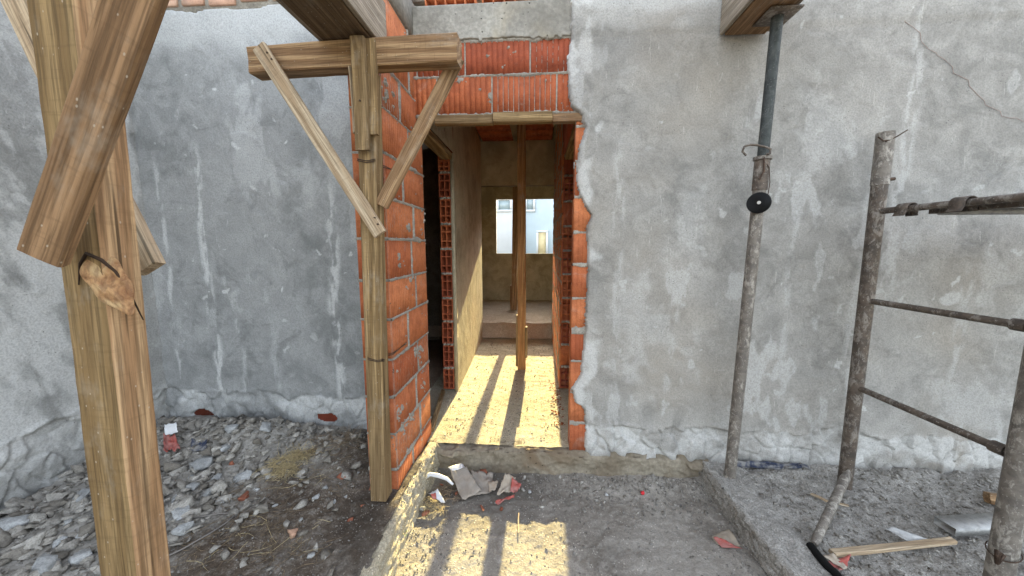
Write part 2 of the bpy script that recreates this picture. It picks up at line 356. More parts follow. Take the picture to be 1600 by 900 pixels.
def z_soil(x, y):
    x = np.asarray(x, float); y = np.asarray(y, float); d = np.clip(lkx(y)-x, 0, 3)
    z = .180+.045*ss(.0, .6, d)+.045*ss(.8, 1.7, d)
    z = z+.02*ss(1.5, 2.0, y)*ss(.1, .6, d)+.09*np.exp(-(((x+1.75)/.28)**2+((y-1.86)/.16)**2))+.05*np.exp(-(((x+1.15)/.2)**2+((y-1.85)/.2)**2))
    z = z-.06*ss(-1.9, -2.45, x)*ss(1.9, 1.2, y)
    return z-.02*ss(1.0, -.5, y)+.022*fbm(x, y, 3, 4, 31)+.014*fbm(x, y, 15, 3, 32)

# ------------------------------------------------------------------ setting: ground sheets
def gsheet(name, x0, x1, y0, y1, step, zf, mat, keep=None, darken=None, loc=None, dust=None):
    o = hfield(name, np.arange(x0, x1+step/2, step), np.arange(y0, y1+step/2, step), lambda U, W: (U, W, zf(U, W)), mat, None, keep, {'darken': darken or (lambda U, W: U*0), 'dust': dust or (lambda U, W: U*0)})
    return tag(o, kind='structure')
g = MB(); g.box(-200, 200, -200, 200, -.6, -.12); o = g.build('ground', M['far_ground'], loc=Vector((0, 0, -.5))); tag(o, kind='structure')
def slab_darken(U, W): return np.clip(.9*ss(.0, .5, fbm(U, W, 1.6, 4, 41)+.15)*ss(1.75, 1.2, W)*ss(.1, .4, U)+.75*ss(1.2, 1.95, W)*ss(.45, -.05, U)*ss(-.35, .3, fbm(U, W, 4, 3, 43)+.3), 0, 1)  # floor tone darker in patches, towards the step and right of the middle
gsheet('concrete_floor', -.78, 1.12, -.4, 2.04, .008, z_slab, M['slab'], darken=slab_darken)
gsheet('concrete_floor', -.78, 1.12, -6, -.4, .12, z_slab, M['slab'])
gsheet('dirt_ground', 1.04, 3.4, .2, 2.06, .009, z_dirt, M['dirt'])
gsheet('dirt_ground', 3.4, 7, .2, 2.06, .06, z_dirt, M['dirt'])
gsheet('dirt_ground', 1.04, 7, -6, .2, .12, z_dirt, M['dirt'])
def rub_d(x, y):
    wall = ss(1.45, 1.9, y+.15*fbm(x, y, 3, 3, 5)); left = ss(-1.25, -1.75, x+.2*fbm(x, y, 3, 3, 6)+.2*(1.5-y)); return np.clip(np.maximum(left, wall*ss(-1.0, -1.35, x))+.06, 0, 1)
def sdamp(U, W): return np.clip(ss(-.15, .35, fbm(U, W, 2.5, 4, 51)), 0, 1)*.7*ss(-1.9, -1.2, U)*(1-.9*np.clip(rub_d(U, W)*1.4, 0, 1))
gsheet('soil', -2.55, -.56, .0, 2.06, .009, z_soil, M['soil'], keep=lambda U, W: U < lkx(W)+.03, darken=sdamp, dust=lambda U, W: np.clip(rub_d(U, W)*1.3+.25*ss(0, .4, fbm(U, W, 5, 4, 55))-.05, 0, 1))
gsheet('soil', -2.55, -.56, -6, .0, .1, z_soil, M['soil'], keep=lambda U, W: U < lkx(W)+.03)
# kerbs
def kerb(name, prof, ys, xf, zf, mat, label=None):
    """prof: list of (dx, z) from left bottom over the top to right bottom"""
    pts = []
    for (a, b) in zip(prof[:-1], prof[1:]):
        n = max(2, int(math.dist(a, b)/.007))
        for i in range(n): pts.append((a[0]+(b[0]-a[0])*i/n, a[1]+(b[1]-a[1])*i/n))
    pts.append(prof[-1]); P = np.array(pts)
    def f(U, W):
        i = np.clip(np.rint(W).astype(int), 0, len(P)-1); dx = P[i, 0]; z = P[i, 1]
        n = .009*fbm(U*1., z*3+dx*3, 9, 4, 61)+.010*fbm(U, z*4+dx*4, 33, 4, 62, .65)
        return (xf(U)+dx+n*1.4, U, z+n*(z > .03)+zf(U))
    o = hfield(name, np.arange(ys[0], ys[1], .01), np.arange(len(P)), f, mat, attrs={'darken': lambda U, W: U*0}, flip=True); tag(o, kind='structure'); return o
kerb('kerb', [(-.01, .1), (.0, .165), (.010, .175), (.05, .175), (.062, .16), (.075, .02), (.08, -.02)], (-.3, 2.05), lkx, lambda y: .01*fbm(y, y*0, 6, 3, 64), M['inside_floor'])
rkx = lambda y: 1.0+.03*(2-np.asarray(y))+.006*fbm(y, y*0, 3, 3, 66)
kerb('kerb', [(-.02, -.02), (-.008, .06), (.0, .125), (.01, .138), (.10, .142), (.16, .14), (.185, .115), (.19, .08)], (-.3, 2.04), rkx, lambda y: .004*fbm(y, y*0, 6, 3, 64), M['dirt'])

# ------------------------------------------------------------------ bricks
def ribbed(mb, c, size, rib, nrm, a=None, groove=.0025, n=None):
    """one hollow brick; size=(sx,sy,sz); rib axis ('x','y','z') along the grooves, nrm = axis of its grooved faces"""
    ax = {'x': 0, 'y': 1, 'z': 2}; r, q = ax[rib], ax[nrm]; s = 3-r-q
    Ls, Lq, Lr = size[s]/2, size[q]/2, size[r]/2; n = n or max(4, int(size[s]/.026)); pts = [(-Ls, -Lq), ]
    prof = []; e = .003
    line = [(-Ls, Lq-e), (-Ls+e, Lq)]
    for i in range(1, n):
        u = -Ls+2*Ls*i/n; line += [(u-.0035, Lq), (u-.0012, Lq-groove), (u+.0012, Lq-groove), (u+.0035, Lq)]
    line += [(Ls-e, Lq), (Ls, Lq-e)]
    prof = line+[(u, -v) for (u, v) in line[::-1]]
    V = []; k = len(prof)
    for t in (-Lr, Lr):
        for (u, v) in prof:
            p = [0, 0, 0]; p[s] = c[s]+u; p[q] = c[q]+v; p[r] = c[r]+t; V.append(p)
    F = [(j, (j+1) % k, k+(j+1) % k, k+j) for j in range(k)]+[tuple(range(k))[::-1], tuple(range(k, 2*k))]
    mb.add(V, F, random.random() if a is None else a)
def holes(mb, x0, x1, z0, z1, y, depth, cols=2, rows=3, wall=.009, sgn=1, axis='y', a=None):
    """hollow brick seen from its end: cells open at plane y, going sgn*depth back"""
    a = random.random() if a is None else a
    def edges(lo, hi, n, wt=None):
        w_ = [1]*n if wt is None else wt; tot = (hi-lo-wall*(n+1)); e = [lo]; p = lo
        for i in range(n): p += wall; e.append(p); p += tot*w_[i]/sum(w_); e.append(p)
        e.append(hi); return e
    X, Z = edges(x0, x1, cols), edges(z0, z1, rows, [1, 1.6, 1] if rows == 3 else None)
    P = (lambda u, v, w_: (u, w_, v)) if axis == 'y' else (lambda u, v, w_: (w_, u, v))
    yb = y+sgn*depth
    for i in range(len(X)-1):
        for j in range(len(Z)-1):
            a0, a1, b0, b1 = X[i], X[i+1], Z[j], Z[j+1]
            if i % 2 and j % 2:
                V = [P(u, v, w_) for w_ in (y, yb) for (u, v) in ((a0, b0), (a1, b0), (a1, b1), (a0, b1))]
                mb.add(V, [(0, 4, 5, 1), (1, 5, 6, 2), (2, 6, 7, 3), (3, 7, 4, 0), (4, 7, 6, 5)], a)
            else: mb.add([P(a0, b0, y), P(a1, b0, y), P(a1, b1, y), P(a0, b1, y)], [(0, 1, 2, 3)], a)
    V = [P(u, v, w_) for w_ in (y, yb) for (u, v) in ((x0, z0), (x1, z0), (x1, z1), (x0, z1))]
    mb.add(V, [(0, 1, 5, 4), (1, 2, 6, 5), (2, 3, 7, 6), (3, 0, 4, 7), (4, 5, 6, 7)], a)
def mortar_sheet(name, u0, u1, v0, v1, joints, plane, face, axis, parent, amp=.007, rec=.006, wj=.013, seed=0, mat=None, step=.006):
    """lumpy mortar that stands out along the joints. joints: ('h', v, ua, ub) / ('v', u, va, vb); plane coordinate + face direction sign"""
    def f(U, W):
        d = np.full(U.shape, 1.)
        for k, q, a, b in joints:
            if k == 'h': dd = np.hypot(W-q, np.maximum(0, np.maximum(a-U, U-b)))
            else: dd = np.hypot(U-q, np.maximum(0, np.maximum(a-W, W-b)))
            d = np.minimum(d, dd)
        wob = wj*(.80+1.3*fbm(U, W, 11, 5, 71+seed, .65)+.8*fbm(U, W, 50, 3, 75+seed)+1.6*ss(.25, .6, fbm(U, W, 4, 3, 77+seed)))
        h = -rec+(rec+amp*(.35+.65*vn(U*28, W*28, 72+seed)))*ss(wob, wob*.45, d)+.0015*fbm(U, W, 80, 2, 74)
        p = plane+face*h
        return (U, p, W) if axis == 'y' else (p, U, W)
    return hfield(name, np.arange(u0, u1+step/2, step), np.arange(v0, v1+step/2, step), f, mat or M['mortar'], parent, flip=(axis == 'x') == (face < 0), loc=None)

# ------------------------------------------------------------------ the unfinished house
H = thing('unfinished_house', (0, FY+.1, 0), 'unfinished house of grey plaster and bare red hollow bricks with an open doorway', 'house')
def hb(name, mat, mb, label=None, parent=None, smooth=False):
    o = mb.build(name, mat, parent or H, smooth, loc=None if False else Vector((0, 0, 0)))
    if label: o['label'] = label
    return o
EDGE = [(895, -5), (893, 63), (888, 90), (889, 130), (893, 165), (911, 180), (915, 200), (905, 232), (902, 262), (904, 292), (914, 318), (926, 336), (918, 356), (920, 400), (919, 451), (915, 500), (915, 531), (907, 589), (895, 607), (901, 629), (915, 642), (917, 672), (915, 702), (915, 730)]
ep = [atY(px, py, FY) for px, py in EDGE]; ez = np.array([p.z for p in ep])[::-1]; ex = np.array([p.x for p in ep])[::-1]
def blobs(U, W, n, seed, x0, x1, z0, z1, smin=.008, smax=.035):
    r = np.random.default_rng(seed); out = np.zeros(U.shape)
    wx = U+.03*fbm(U, W, 22, 4, seed); wz = W+.03*fbm(U, W, 22, 4, seed+1)
    for i in range(n):
        cx, cz = r.uniform(x0, x1), r.uniform(z0, z1); s = smin+(smax-smin)*r.random()**2.2; asp = r.uniform(1.2, 3.2); an = r.uniform(0, 3.14); st = r.uniform(.2, .85)
        m = (abs(U-cx) < .12) & (abs(W-cz) < .12)
        if not m.any(): continue
        dx, dz = wx[m]-cx, wz[m]-cz; a = (dx*math.cos(an)+dz*math.sin(an))/s; b = (-dx*math.sin(an)+dz*math.cos(an))/s*asp
        out[m] = np.maximum(out[m], st*ss(1.15, .8, np.hypot(a, b)))
    return out
def streak(U, W, x0, lean, z0, z1, wd, seed, st=.8):
    xc = x0+lean*(W-z0)+.03*fbm(W, W*0+seed, 3, 3, seed); d = abs(U-xc)/wd
    return st*ss(1.2, .2, d)*ss(z0-.1, z0+.15, W)*ss(z1+.1, z1-.2, W)*ss(-.25, .25, fbm(U*2.2, W*.6, 16, 4, seed+3))
def rough_band(U, W, top, seed):
    """0..1 where the coarse unfinished splash at the foot of the wall is"""
    return ss(.012, -.012, W-(top+.05*fbm(U, W*0, 4, 4, seed)+.03*fbm(U, W, 17, 3, seed+1)))
def wall_t(U, W, foot, seed):
    t = .020+.004*fbm(U, W, 1.6, 3, seed)+.0025*ss(.12, .16, fbm(U+.3*W, W*.8, 2.6, 5, seed+40, .6))+.0012*fbm(U, W, 18, 3, seed+2)
    rb = rough_band(U, W, foot, seed+5)
    d1, d2, cid = worley(U+.03*fbm(U, W, 9, 2, seed), W*.7+.03*fbm(U, W, 9, 2, seed+1), 11, seed+7)
    lump = .001+.026*cid*ss(.0, .10, d2-d1)+.014*fbm(U, W, 18, 4, seed+9)
    crest = .008*np.exp(-((W-(foot+.05*fbm(U, W*0, 4, 4, seed+5)))/.018)**2)*(vn(U*11, W*0, seed+4) > .35)
    return t*(1-rb)+rb*(lump+.004)+crest*(1-rb)
# right part of the facade
def fr_pos(U, W):
    t = wall_t(U, W, .345, 100)
    e = np.interp(W, ez, ex)+.008*fbm(U, W, 30, 3, 120)+.006*fbm(U, W, 80, 2, 121)
    d = U-e; lip = .010*np.exp(-((d-.022)/.02)**2)*vn(W*12, U*8, 122)
    t = np.where(d > 0, t+lip, np.where(d > -.006, .012, -.02))
    t = t+.014*ss(.19, .24, U)*ss(.34, .28, U)*ss(2.15, 2.25, W)*(.4+vn(U*22, W*14, 124))
    t = t+.01*ss(2.55, 2.60, W)*(1-.5*vn(U*3, W, 127))
    topz = 2.78+.02*fbm(U, W*0, 5, 4, 126); t = np.where(W > topz, -.01, t)
    # crack
    return (U, FY+.02-t, W)
def fr_keep(U, W):
    e = np.interp(W, ez, ex)+.008*fbm(U, W, 30, 3, 120)+.006*fbm(U, W, 80, 2, 121)
    return (U-e > -.008) & (W < 2.78+.02*fbm(U, W*0, 5, 4, 126)+.004)
pr_pts = [(1400, 10), (1425, 45), (1450, 75), (1485, 105), (1520, 140), (1548, 172), (1600, 192)]
def linemask(U, W, pts, wd):
    P = [atY(a, b, FY) for a, b in pts]; d = np.full(U.shape, 9.); wx = U+.006*fbm(U, W, 20, 3, 9)
    for p, q in zip(P[:-1], P[1:]):
        vx, vz = q.x-p.x, q.z-p.z; L2 = vx*vx+vz*vz; s = np.clip(((wx-p.x)*vx+(W-p.z)*vz)/L2, 0, 1)
        d = np.minimum(d, np.hypot(wx-p.x-s*vx, W-p.z-s*vz))
    return ss(wd, wd*.4, d)
def fr_patch(U, W):
    p = blobs(U, W, 120, 5, .3, 3.4, .35, 2.75); p = np.maximum(p, blobs(U, W, 16, 6, .3, 3.2, .4, 2.7, .04, .07)*.8)
    p = np.maximum(p, .42*ss(.10, .34, fbm(U+.3*W, W*.8, 2.4, 6, 216, .6))); p = np.maximum(p, .5*ss(.22, .36, fbm(U, W*.45, 9, 4, 217))*ss(-.1, .3, fbm(U, W, 1.5, 3, 218)))
    x = atY(1405, 300, FY).x; p = np.maximum(p, streak(U, W, x, .0, 1.0, 2.7, .06, 201, .55))
    for (px, z0, z1, wd, sd) in ((965, .4, 2.1, .05, 202), (1060, .5, 1.3, .035, 203), (1240, .5, 1.9, .03, 204), (1345, .4, 1.9, .04, 205), (1520, .4, 1.4, .05, 206)):
        p = np.maximum(p, streak(U, W, atY(px, 400, FY).x, 0, z0, z1, wd, sd, .45))
    e = np.interp(W, ez, ex); p = np.maximum(p, .8*ss(.10, .05, U-e+.05*fbm(U, W, 7, 3, 207))*ss(-.1, .2, fbm(U, W, 5, 3, 208)))
    p = np.maximum(p, .85*rough_band(U, W, .345, 105)*ss(-.45, .25, fbm(U, W, 7, 4, 211)))
    return np.clip(np.maximum(p, .5*ss(2.62, 2.72, W+.05*fbm(U, W, 6, 3, 209))), 0, 1)
def fr_darken(U, W): return np.clip(.7*ss(.2, .14, W+.03*fbm(U, W, 8, 3, 213))+.6*ss(.26, .3, U)*ss(.9, .5, U)*ss(2.3, 2.52, W)*ss(2.68, 2.55, W)*ss(-.4, .3, fbm(U, W, 4, 4, 214))+.5*linemask(U, W, [(1150, 60), (1190, 64), (1215, 50)], .02), 0, 1)  # plaster darker at the foot, below the beam and along the formwork end
def redl(U, W): return linemask(U, W, pr_pts, .006)
fa = hfield('facade_wall', np.concatenate([np.arange(.15, 3.5, .0075), np.arange(3.5, 7, .03)]), np.arange(-.05, 2.84, .0075), fr_pos, M['plaster'], H, fr_keep, {'patch': fr_patch, 'darken': fr_darken}); fa['label'] = 'right stretch of the facade, grey plaster with a ragged edge at the doorway'
rl = MB(); PL = [atY(a+4*math.sin(i*2.1), b+3*math.sin(i*1.3), FY) for i, (a, b) in enumerate([(1400+(200*k/24), float(np.interp(1400+200*k/24, [p[0] for p in pr_pts], [p[1] for p in pr_pts]))) for k in range(25)])]
rl.tube([Vector((p.x, FY-.004, p.z)) for p in PL], .0010, 6); o = hb('chalk_line', M['chalk'], rl, 'faint pinkish line on the plaster', fa)
# left part of the facade
CX = -2.49
hl = [atY(318, 650, FY), atY(508, 655, FY)]
def fl_pos(U, W):
    t = wall_t(U, W, .46, 300)
    for p, sx, sz in ((hl[0], .10, .035), (hl[1], .07, .03)):
        d = np.hypot((U-p.x)/sx, (W-p.z)/sz)+.45*fbm(U, W, 18, 3, 303); t = np.where(d < 1, -.03, t)
    t = np.where(W > 2.80+.02*fbm(U, W*0, 6, 4, 304), -.012, t+.004*ss(2.6, 2.75, W))
    return (U, FY+.02-t, W)
def fl_patch(U, W):
    p = blobs(U, W, 90, 25, -2.4, -.85, .5, 2.7, .008, .03); p = np.maximum(p, blobs(U, W, 5, 26, -2.3, -.9, .6, 2.2, .03, .055))
    p = np.maximum(p, .4*ss(.10, .34, fbm(U, W*.7, 2.4, 6, 236, .6))); p = np.maximum(p, .4*ss(.2, .36, fbm(U, W*.4, 9, 4, 237))*ss(-.1, .3, fbm(U, W, 1.5, 3, 238)))
    for (px, z0, z1, wd, sd, st) in ((325, .35, 2.1, .045, 221, .8), (520, .35, 1.9, .05, 222, .75), (262, .5, 2.0, .025, 223, .7), (420, .4, 1.0, .05, 224, .4), (365, .4, 1.2, .03, 225, .5)):
        p = np.maximum(p, streak(U, W, atY(px, 420, FY).x, .0, z0, z1, wd, sd, st))
    p = np.maximum(p, .6*ss(2.5, 2.68, W+.08*fbm(U, W, 4, 3, 229))); p = np.maximum(p, (.75)*rough_band(U, W, .46, 305)*ss(-.45, .25, fbm(U, W, 7, 4, 231)))
    return np.clip(p, 0, 1)
fb = hfield('facade_wall', np.arange(CX-.09, -.80, .0075), np.arange(.1, 2.84, .0075), fl_pos, M['plaster_left'], H, lambda U, W: W < 2.80+.02*fbm(U, W*0, 6, 4, 304)+.004,
            {'patch': fl_patch, 'darken': lambda U, W: .6*ss(.5, .3, W+.1*fbm(U, W, 4, 3, 232))*ss(-.3, .5, fbm(U, W, 3, 3, 233))}); fb['label'] = 'left stretch of the facade, darker grey plaster with pale streaks'  # plaster darker in patches towards the foot
# masonry cores (behind the plaster)
c = MB(); c.box(.37, 7, FY+.032, FY+.15, -.1, 2.75); c.box(-2.6, -.80, FY+.034, FY+.15, -.1, 2.98); hb('wall_core', M['brick_dark'], c)
# bricks above the left stretch
b = MB(); x = -2.45
for i in range(9):
    L = random.uniform(.13, .2); ribbed(b, (x+L/2, FY+.055, 2.915+random.uniform(-.01, .01)), (L, .09, .15), 'x', 'y', n=5); x += L+.035
hb('top_course', M['brick_pale'], b, 'pale bricks peeping out above the plaster of the left wall')
m = MB(); m.box(-2.6, -.8, FY+.022, FY+.032, 2.79, 2.98); hb('top_mortar', M['mortar'], m); m = MB(); m.box(-2.6, -.8, FY+.02, FY+.14, 2.985, 3.02); hb('top_mortar', M['mortar'], m)
# right jamb: a column of bricks laid upright, seen from the front and side
b = MB(); JX = .208; z = .155; k = 0; js = []
while z < 2.12:
    h = .2 if k % 3 else .19; h = min(h, 2.16-z)
    ribbed(b, (JX+.09+random.uniform(-.003, .003), FY+.07, z+h/2-.005), (.18, .10, h-.012), 'z', 'y', n=7, a=random.random()); z += h; js.append(('h', z-.003, JX, .4)); k += 1
jb = hb('doorway_jamb', M['brick'], b, 'column of red bricks at the right edge of the doorway')
mortar_sheet('mortar', JX-.0, .40, .15, 2.18, js, FY+.02, -1, 'y', jb, seed=3)
c = MB(); c.box(JX+.006, .37, FY+.028, FY+.115, .15, 2.18); hb('jamb_core', M['mortar'], c, parent=jb)
# bricks over the doorway
LT = 2.188; b = MB(); js = []; row1 = LT+.21; row2 = 2.58
xs = [-.86, -.585, -.268, .098, .20]; xs2 = [-.86, -.70, -.42, -.052, .20]
for (X, z0, z1) in ((xs, LT, row1), (xs2, row1, row2)):
    for a0, a1 in zip(X[:-1], X[1:]):
        ribbed(b, ((a0+a1)/2, FY+.065+random.uniform(-.002, .003), (z0+z1)/2), (a1-a0-.009, .09, z1-z0-.012), 'z', 'y', n=max(3, int((a1-a0)/.03)), groove=.005, a=(random.uniform(0, .35) if z0 > LT+.1 else random.uniform(.45, 1)))
lb = hb('brick_lintel', M['brick_dark'], b, 'two courses of upright ribbed red bricks over the doorway')
js = [('h', row1, -.9, .25), ('h', LT+.002, -.9, .25), ('h', row2, -.8, .2)]
mortar_sheet('mortar', -.78, .22, LT-.01, row2+.01, js, FY+.02, -1, 'y', lb, seed=9, amp=.009, wj=.011)
c = MB(); c.box(-.78, .30, FY+.030, FY+.105, LT+.01, 2.60); hb('lintel_core', M['concrete_dark'], c, parent=lb)
# boards left under the bricks
board('lintel_board', (-.60, FY+.03, LT-.025), (-.265, FY+.035, LT-.022), .05, .05, M['wood_yellow'], H, seed=3)
board('lintel_board', (-.26, FY+.025, LT-.022), (.075, FY+.03, LT-.018), .055, .05, M['wood_yellow'], H, seed=4)
board('lintel_board', (.08, FY+.04, LT-.028), (.30, FY+.03, LT-.03), .045, .05, M['wood_brown'], H, seed=5)
# concrete beam
def beam_pos(U, W):
    i = W; lo = 2.585+.008*fbm(U, U*0, 25, 3, 140)-.018*(vn(U*45, U*0, 142) > .72)*vn(U*60, U*0, 143)
    z = lo+(2.765-lo)*np.clip(i, 0, 1); y = FY+.006+.003*fbm(U, z, 6, 4, 144)
    y = np.where(i < 0, FY+.1, y); z = np.where(i < 0, lo, z); y = np.where(i > 1, FY+.12, y); z = np.where(i > 1, 2.765+.005*fbm(U, U*0, 9, 3, 3), z)
    return U, y, z
cb = hfield('concrete_beam', np.arange(-.79, .30, .006), np.array([-1]+[k/24 for k in range(25)]+[2]), beam_pos, M['concrete'], H); cb['label'] = 'bare pale concrete beam above the doorway'
c = MB(); c.box(-.79, 7, FY+.05, FY+.15, 2.60, 2.76); hb('beam_core', M['concrete'], c)
# hollow red slab blocks lying on top of the beam
def slab_block(x0, x1, rr=random):
    mb = MB(); n = max(2, int((x1-x0)/.055)); y0 = FY+.045
    for s in (.0, .055):
        mb.box(x0, x1, y0+.0, y0+.20, 2.772+s, 2.780+s, .6)
    for i in range(n+1):
        xx = x0+(x1-x0-.007)*i/n; mb.box(xx, xx+.007, y0+.003, y0+.2, 2.7805, 2.8265, .5)
    return mb
for (a, b_) in ((-.69, -.38), (-.34, .0), (.30, .60), (.66, .88)):
    A, B = atY(int(840+a*255), 5, FY+.05).x, atY(int(840+b_*255), 5, FY+.05).x
    o = slab_block(A, B).build('roof_block', M['brick'], loc=Vector(((A+B)/2, FY+.14, 2.766)))
    tag(o, {-.69: 'hollow red clay block on the beam, leftmost of the row above the doorway', -.34: 'hollow red clay block on the beam above the middle of the doorway', .30: 'hollow red clay block on the beam just right of the doorway', .66: 'hollow red clay block on the beam, the one nearest the right formwork beam'}[a], 'clay block', 'hollow clay blocks laid on the beam')
# the brick pier that stands forward at the left of the doorway
PX0, PX1, PY0, PY1 = -.873, -.715, 1.59, FY+.13
pier = MB(); side = []; front = []; zc = [.13]; hh = [.155, .195, .20, .195, .205, .195, .20, .195, .205, .2, .2, .2, .2]
for h in hh:
    if zc[-1]+h > 2.62: break
    zc.append(zc[-1]+h)
zc[-1] = 2.60
for i, (z0, z1) in enumerate(zip(zc[:-1], zc[1:])):
    ys = [PY0, PY0+(.36 if i % 2 else .22), PY1]
    if i in (2, 6, 9): ys = [PY0, PY0+.31, PY1]
    tone = ((i*37) % 10)/10*.6+.2
    for a0, a1 in zip(ys[:-1], ys[1:]):
        vert = z0 > 1.75 or i in (3, )
        ribbed(pier, (PX1-.052+random.uniform(-.003, .003), (a0+a1)/2, (z0+z1)/2), (.10, a1-a0-.012, z1-z0-.014), 'z', 'x', n=int((a1-a0)/.023), groove=.0022, a=min(1, tone+random.uniform(-.2, .3)))
    ribbed(pier, (PX0+.027, PY0+.05, (z0+z1)/2), (.05, .09, z1-z0-.012), 'z', 'y', n=2)
    if i: side.append(('h', z0, 0, 3)); front.append(('h', z0, -1, 0))
    side.append(('v', ys[1], z0, z1))
po = hb('brick_pier', M['brick'], pier, 'narrow red brick pier standing forward at the left of the doorway')
mortar_sheet('mortar', PY0+.004, PY1, .1, 2.60, side, PX1, 1, 'x', po, seed=5, amp=.006, wj=.008)
mortar_sheet('mortar', PX0, PX1-.004, .1, 2.60, front, PY0+.004, -1, 'y', po, seed=6, amp=.004, wj=.009)
c = MB(); c.box(PX0+.01, PX1-.012, PY0+.012, PY1, .05, 2.60); hb('pier_core', M['mortar'], c, parent=po)
c = MB(); c.box(PX0+.0, PX1+.006, PY0+.04, FY+.04, 2.605, 2.79); o = hb('pier_cap_beam', M['concrete'], c, 'concrete cap cast on top of the brick pier')
# footing strip and corridor step
def foot_pos(U, W):
    P = np.array([(0, -.02), (0, .05), (0, .10), (.004, .140), (.03, .157), (.10, .16)]); i = W/1.
    yy = np.interp(i, range(6), P[:, 0]); zz = np.interp(i, range(6), P[:, 1]); wv = .012*fbm(U, zz*3, 6, 4, 151)+.010*fbm(U, zz*3+yy*4, 28, 4, 152, .65)-.022*ss(.25, .5, fbm(U, U*0, 5, 4, 153))*(zz > .12)
    return U, FY-.02+yy+wv, zz+wv*(zz > .08)
o = hfield('threshold_step', np.arange(-.72, 1.05, .008), np.arange(0, 5.01, .2), foot_pos, M['concrete_dark'], attrs={'darken': lambda U, W: U*0}); tag(o, kind='structure')
o = gsheet('corridor_floor', -.95, .45, FY+.03, 4.62, .012, lambda x, y: .165+.006*fbm(x, y, 5, 4, 161)+.005*fbm(x, y, 22, 3, 162), M['inside_floor'])
# far room floor, a step up, with crumbling edge
o = gsheet('room_floor', -3, 3.6, 4.56, 6.8, .025, lambda x, y: .18+.20*ss(4.57, 4.62, np.asarray(y)+.02*fbm(x, y, 6, 3, 7))+.012*fbm(x, y, 6, 4, 163)+.008*ss(4.6, 5., y), M['inside_soil'])
g = MB(); g.box(-2.6, -.86, FY+.15, 4.6, -.1, .12); g.box(.40, 3.6, FY+.15, 4.6, -.1, .12); o = g.build('room_floor', M['inside_soil']); tag(o, kind='structure')
# corridor walls
def vwall(name, x_near, x_far, y0, y1, z0, z1, face, mat, label, seed, step=.015):
    def f(U, W):
        x = x_near+(x_far-x_near)*(U-y0)/(y1-y0); t = .003*fbm(U, W, 2, 3, seed)+.0025*fbm(U, W, 14, 4, seed+1)
        return x+face*t, U, W
    o = hfield(name, np.arange(y0, y1+.001, step), np.arange(z0, z1+.001, step), f, mat, H, flip=(face > 0),
               attrs={'patch': lambda U, W: .5*ss(.1, .5, fbm(U, W*.3, 7, 3, seed+4)), 'darken': lambda U, W: .5*ss(.15, .5, fbm(U, W*.5, 2, 3, seed+5))}); o['label'] = label; return o
NLX, FLX = -.690, -.755; LY0 = 2.83
CZ = 2.80
cwl = vwall('corridor_wall', NLX, FLX, LY0, 4.60, .1, CZ, 1, M['plaster_warm'], 'left wall of the corridor, yellowish plaster', 400)
vwall('corridor_wall', NLX-.005, NLX, FY+.13, LY0, 2.19, CZ, 1, M['plaster_warm'], 'plaster above the dark side door', 410)
c = MB(); c.box(NLX-.095, NLX-.004, FY+.16, LY0-.004, 2.24, CZ); hb('wall_core', M['concrete_dark'], c)
# plaster edge and hollow brick end of the left corridor wall
c = MB(); c.box(NLX-.028, NLX-.001, LY0-.004, LY0+.05, .15, 2.19)
o = hb('plaster_edge', M['plaster_warm'], c, parent=cwl)
def hole_column(name, x0, x1, y, z0, z1, parent, label, flip_some=False):
    mb = MB(); mo = MB(); z = z0; k = 0
    while z < z1-.05:
        h = min(.188+random.uniform(-.006, .006), z1-z); dx = random.uniform(-.004, .004); dy = random.uniform(-.006, .006)
        if flip_some and k in (1, 7, 9): ribbed(mb, ((x0+x1)/2+dx, y+.11, z+h/2), (x1-x0, .2, h), 'z', 'y', n=3)
        else: holes(mb, x0+dx, x1+dx, z, z+h, y+dy, .16)
        zz = z+h; z = zz+.018; k += 1
        for q in range(3):
            V = Vector((x0+(x1-x0)*(.2+.3*q), y+.004+random.uniform(-.01, .004), zz+.009)); mo.add(*lump(V, (.022, .02, .012), 30+k*3+q), random.random())
        mo.box(x0+.004, x1-.004, y+.016, y+.170, zz+.001, z-.001)
    mo.box(x0+.004, x1-.004, y+.168, y+.176, z0, z1)
    o = hb(name, M['brick_dark'], mb, label, parent); hb('mortar', M['mortar'], mo, parent=o if parent is H else parent); return o
def lump(c, s, seed, n=14):
    r = random.Random(seed); bm = bmesh.new()
    for i in range(n):
        v = Vector((r.uniform(-1, 1), r.uniform(-1, 1), r.uniform(-1, 1))); v = v/max(abs(v.x), abs(v.y), abs(v.z))*r.uniform(.6, 1.0); bm.verts.new((c[0]+v.x*s[0], c[1]+v.y*s[1], c[2]+v.z*s[2]))
    res = bmesh.ops.convex_hull(bm, input=bm.verts[:])
    bmesh.ops.delete(bm, geom=[v for v in bm.verts if not v.link_faces], context='VERTS')
    bm.verts.index_update(); V = [tuple(v.co) for v in bm.verts]; F = [tuple(v.index for v in f.verts) for f in bm.faces]; bm.free(); return V, F
hole_column('brick_wall_end', NLX-.125, NLX-.030, LY0, .19, 2.17, H, 'open ends of hollow bricks beside the dark side door, left of the corridor')
c = MB(); c.box(NLX-.14, FLX-.015, LY0+.2, 4.60, .1, CZ); hb('wall_core', M['brick_dark'], c)
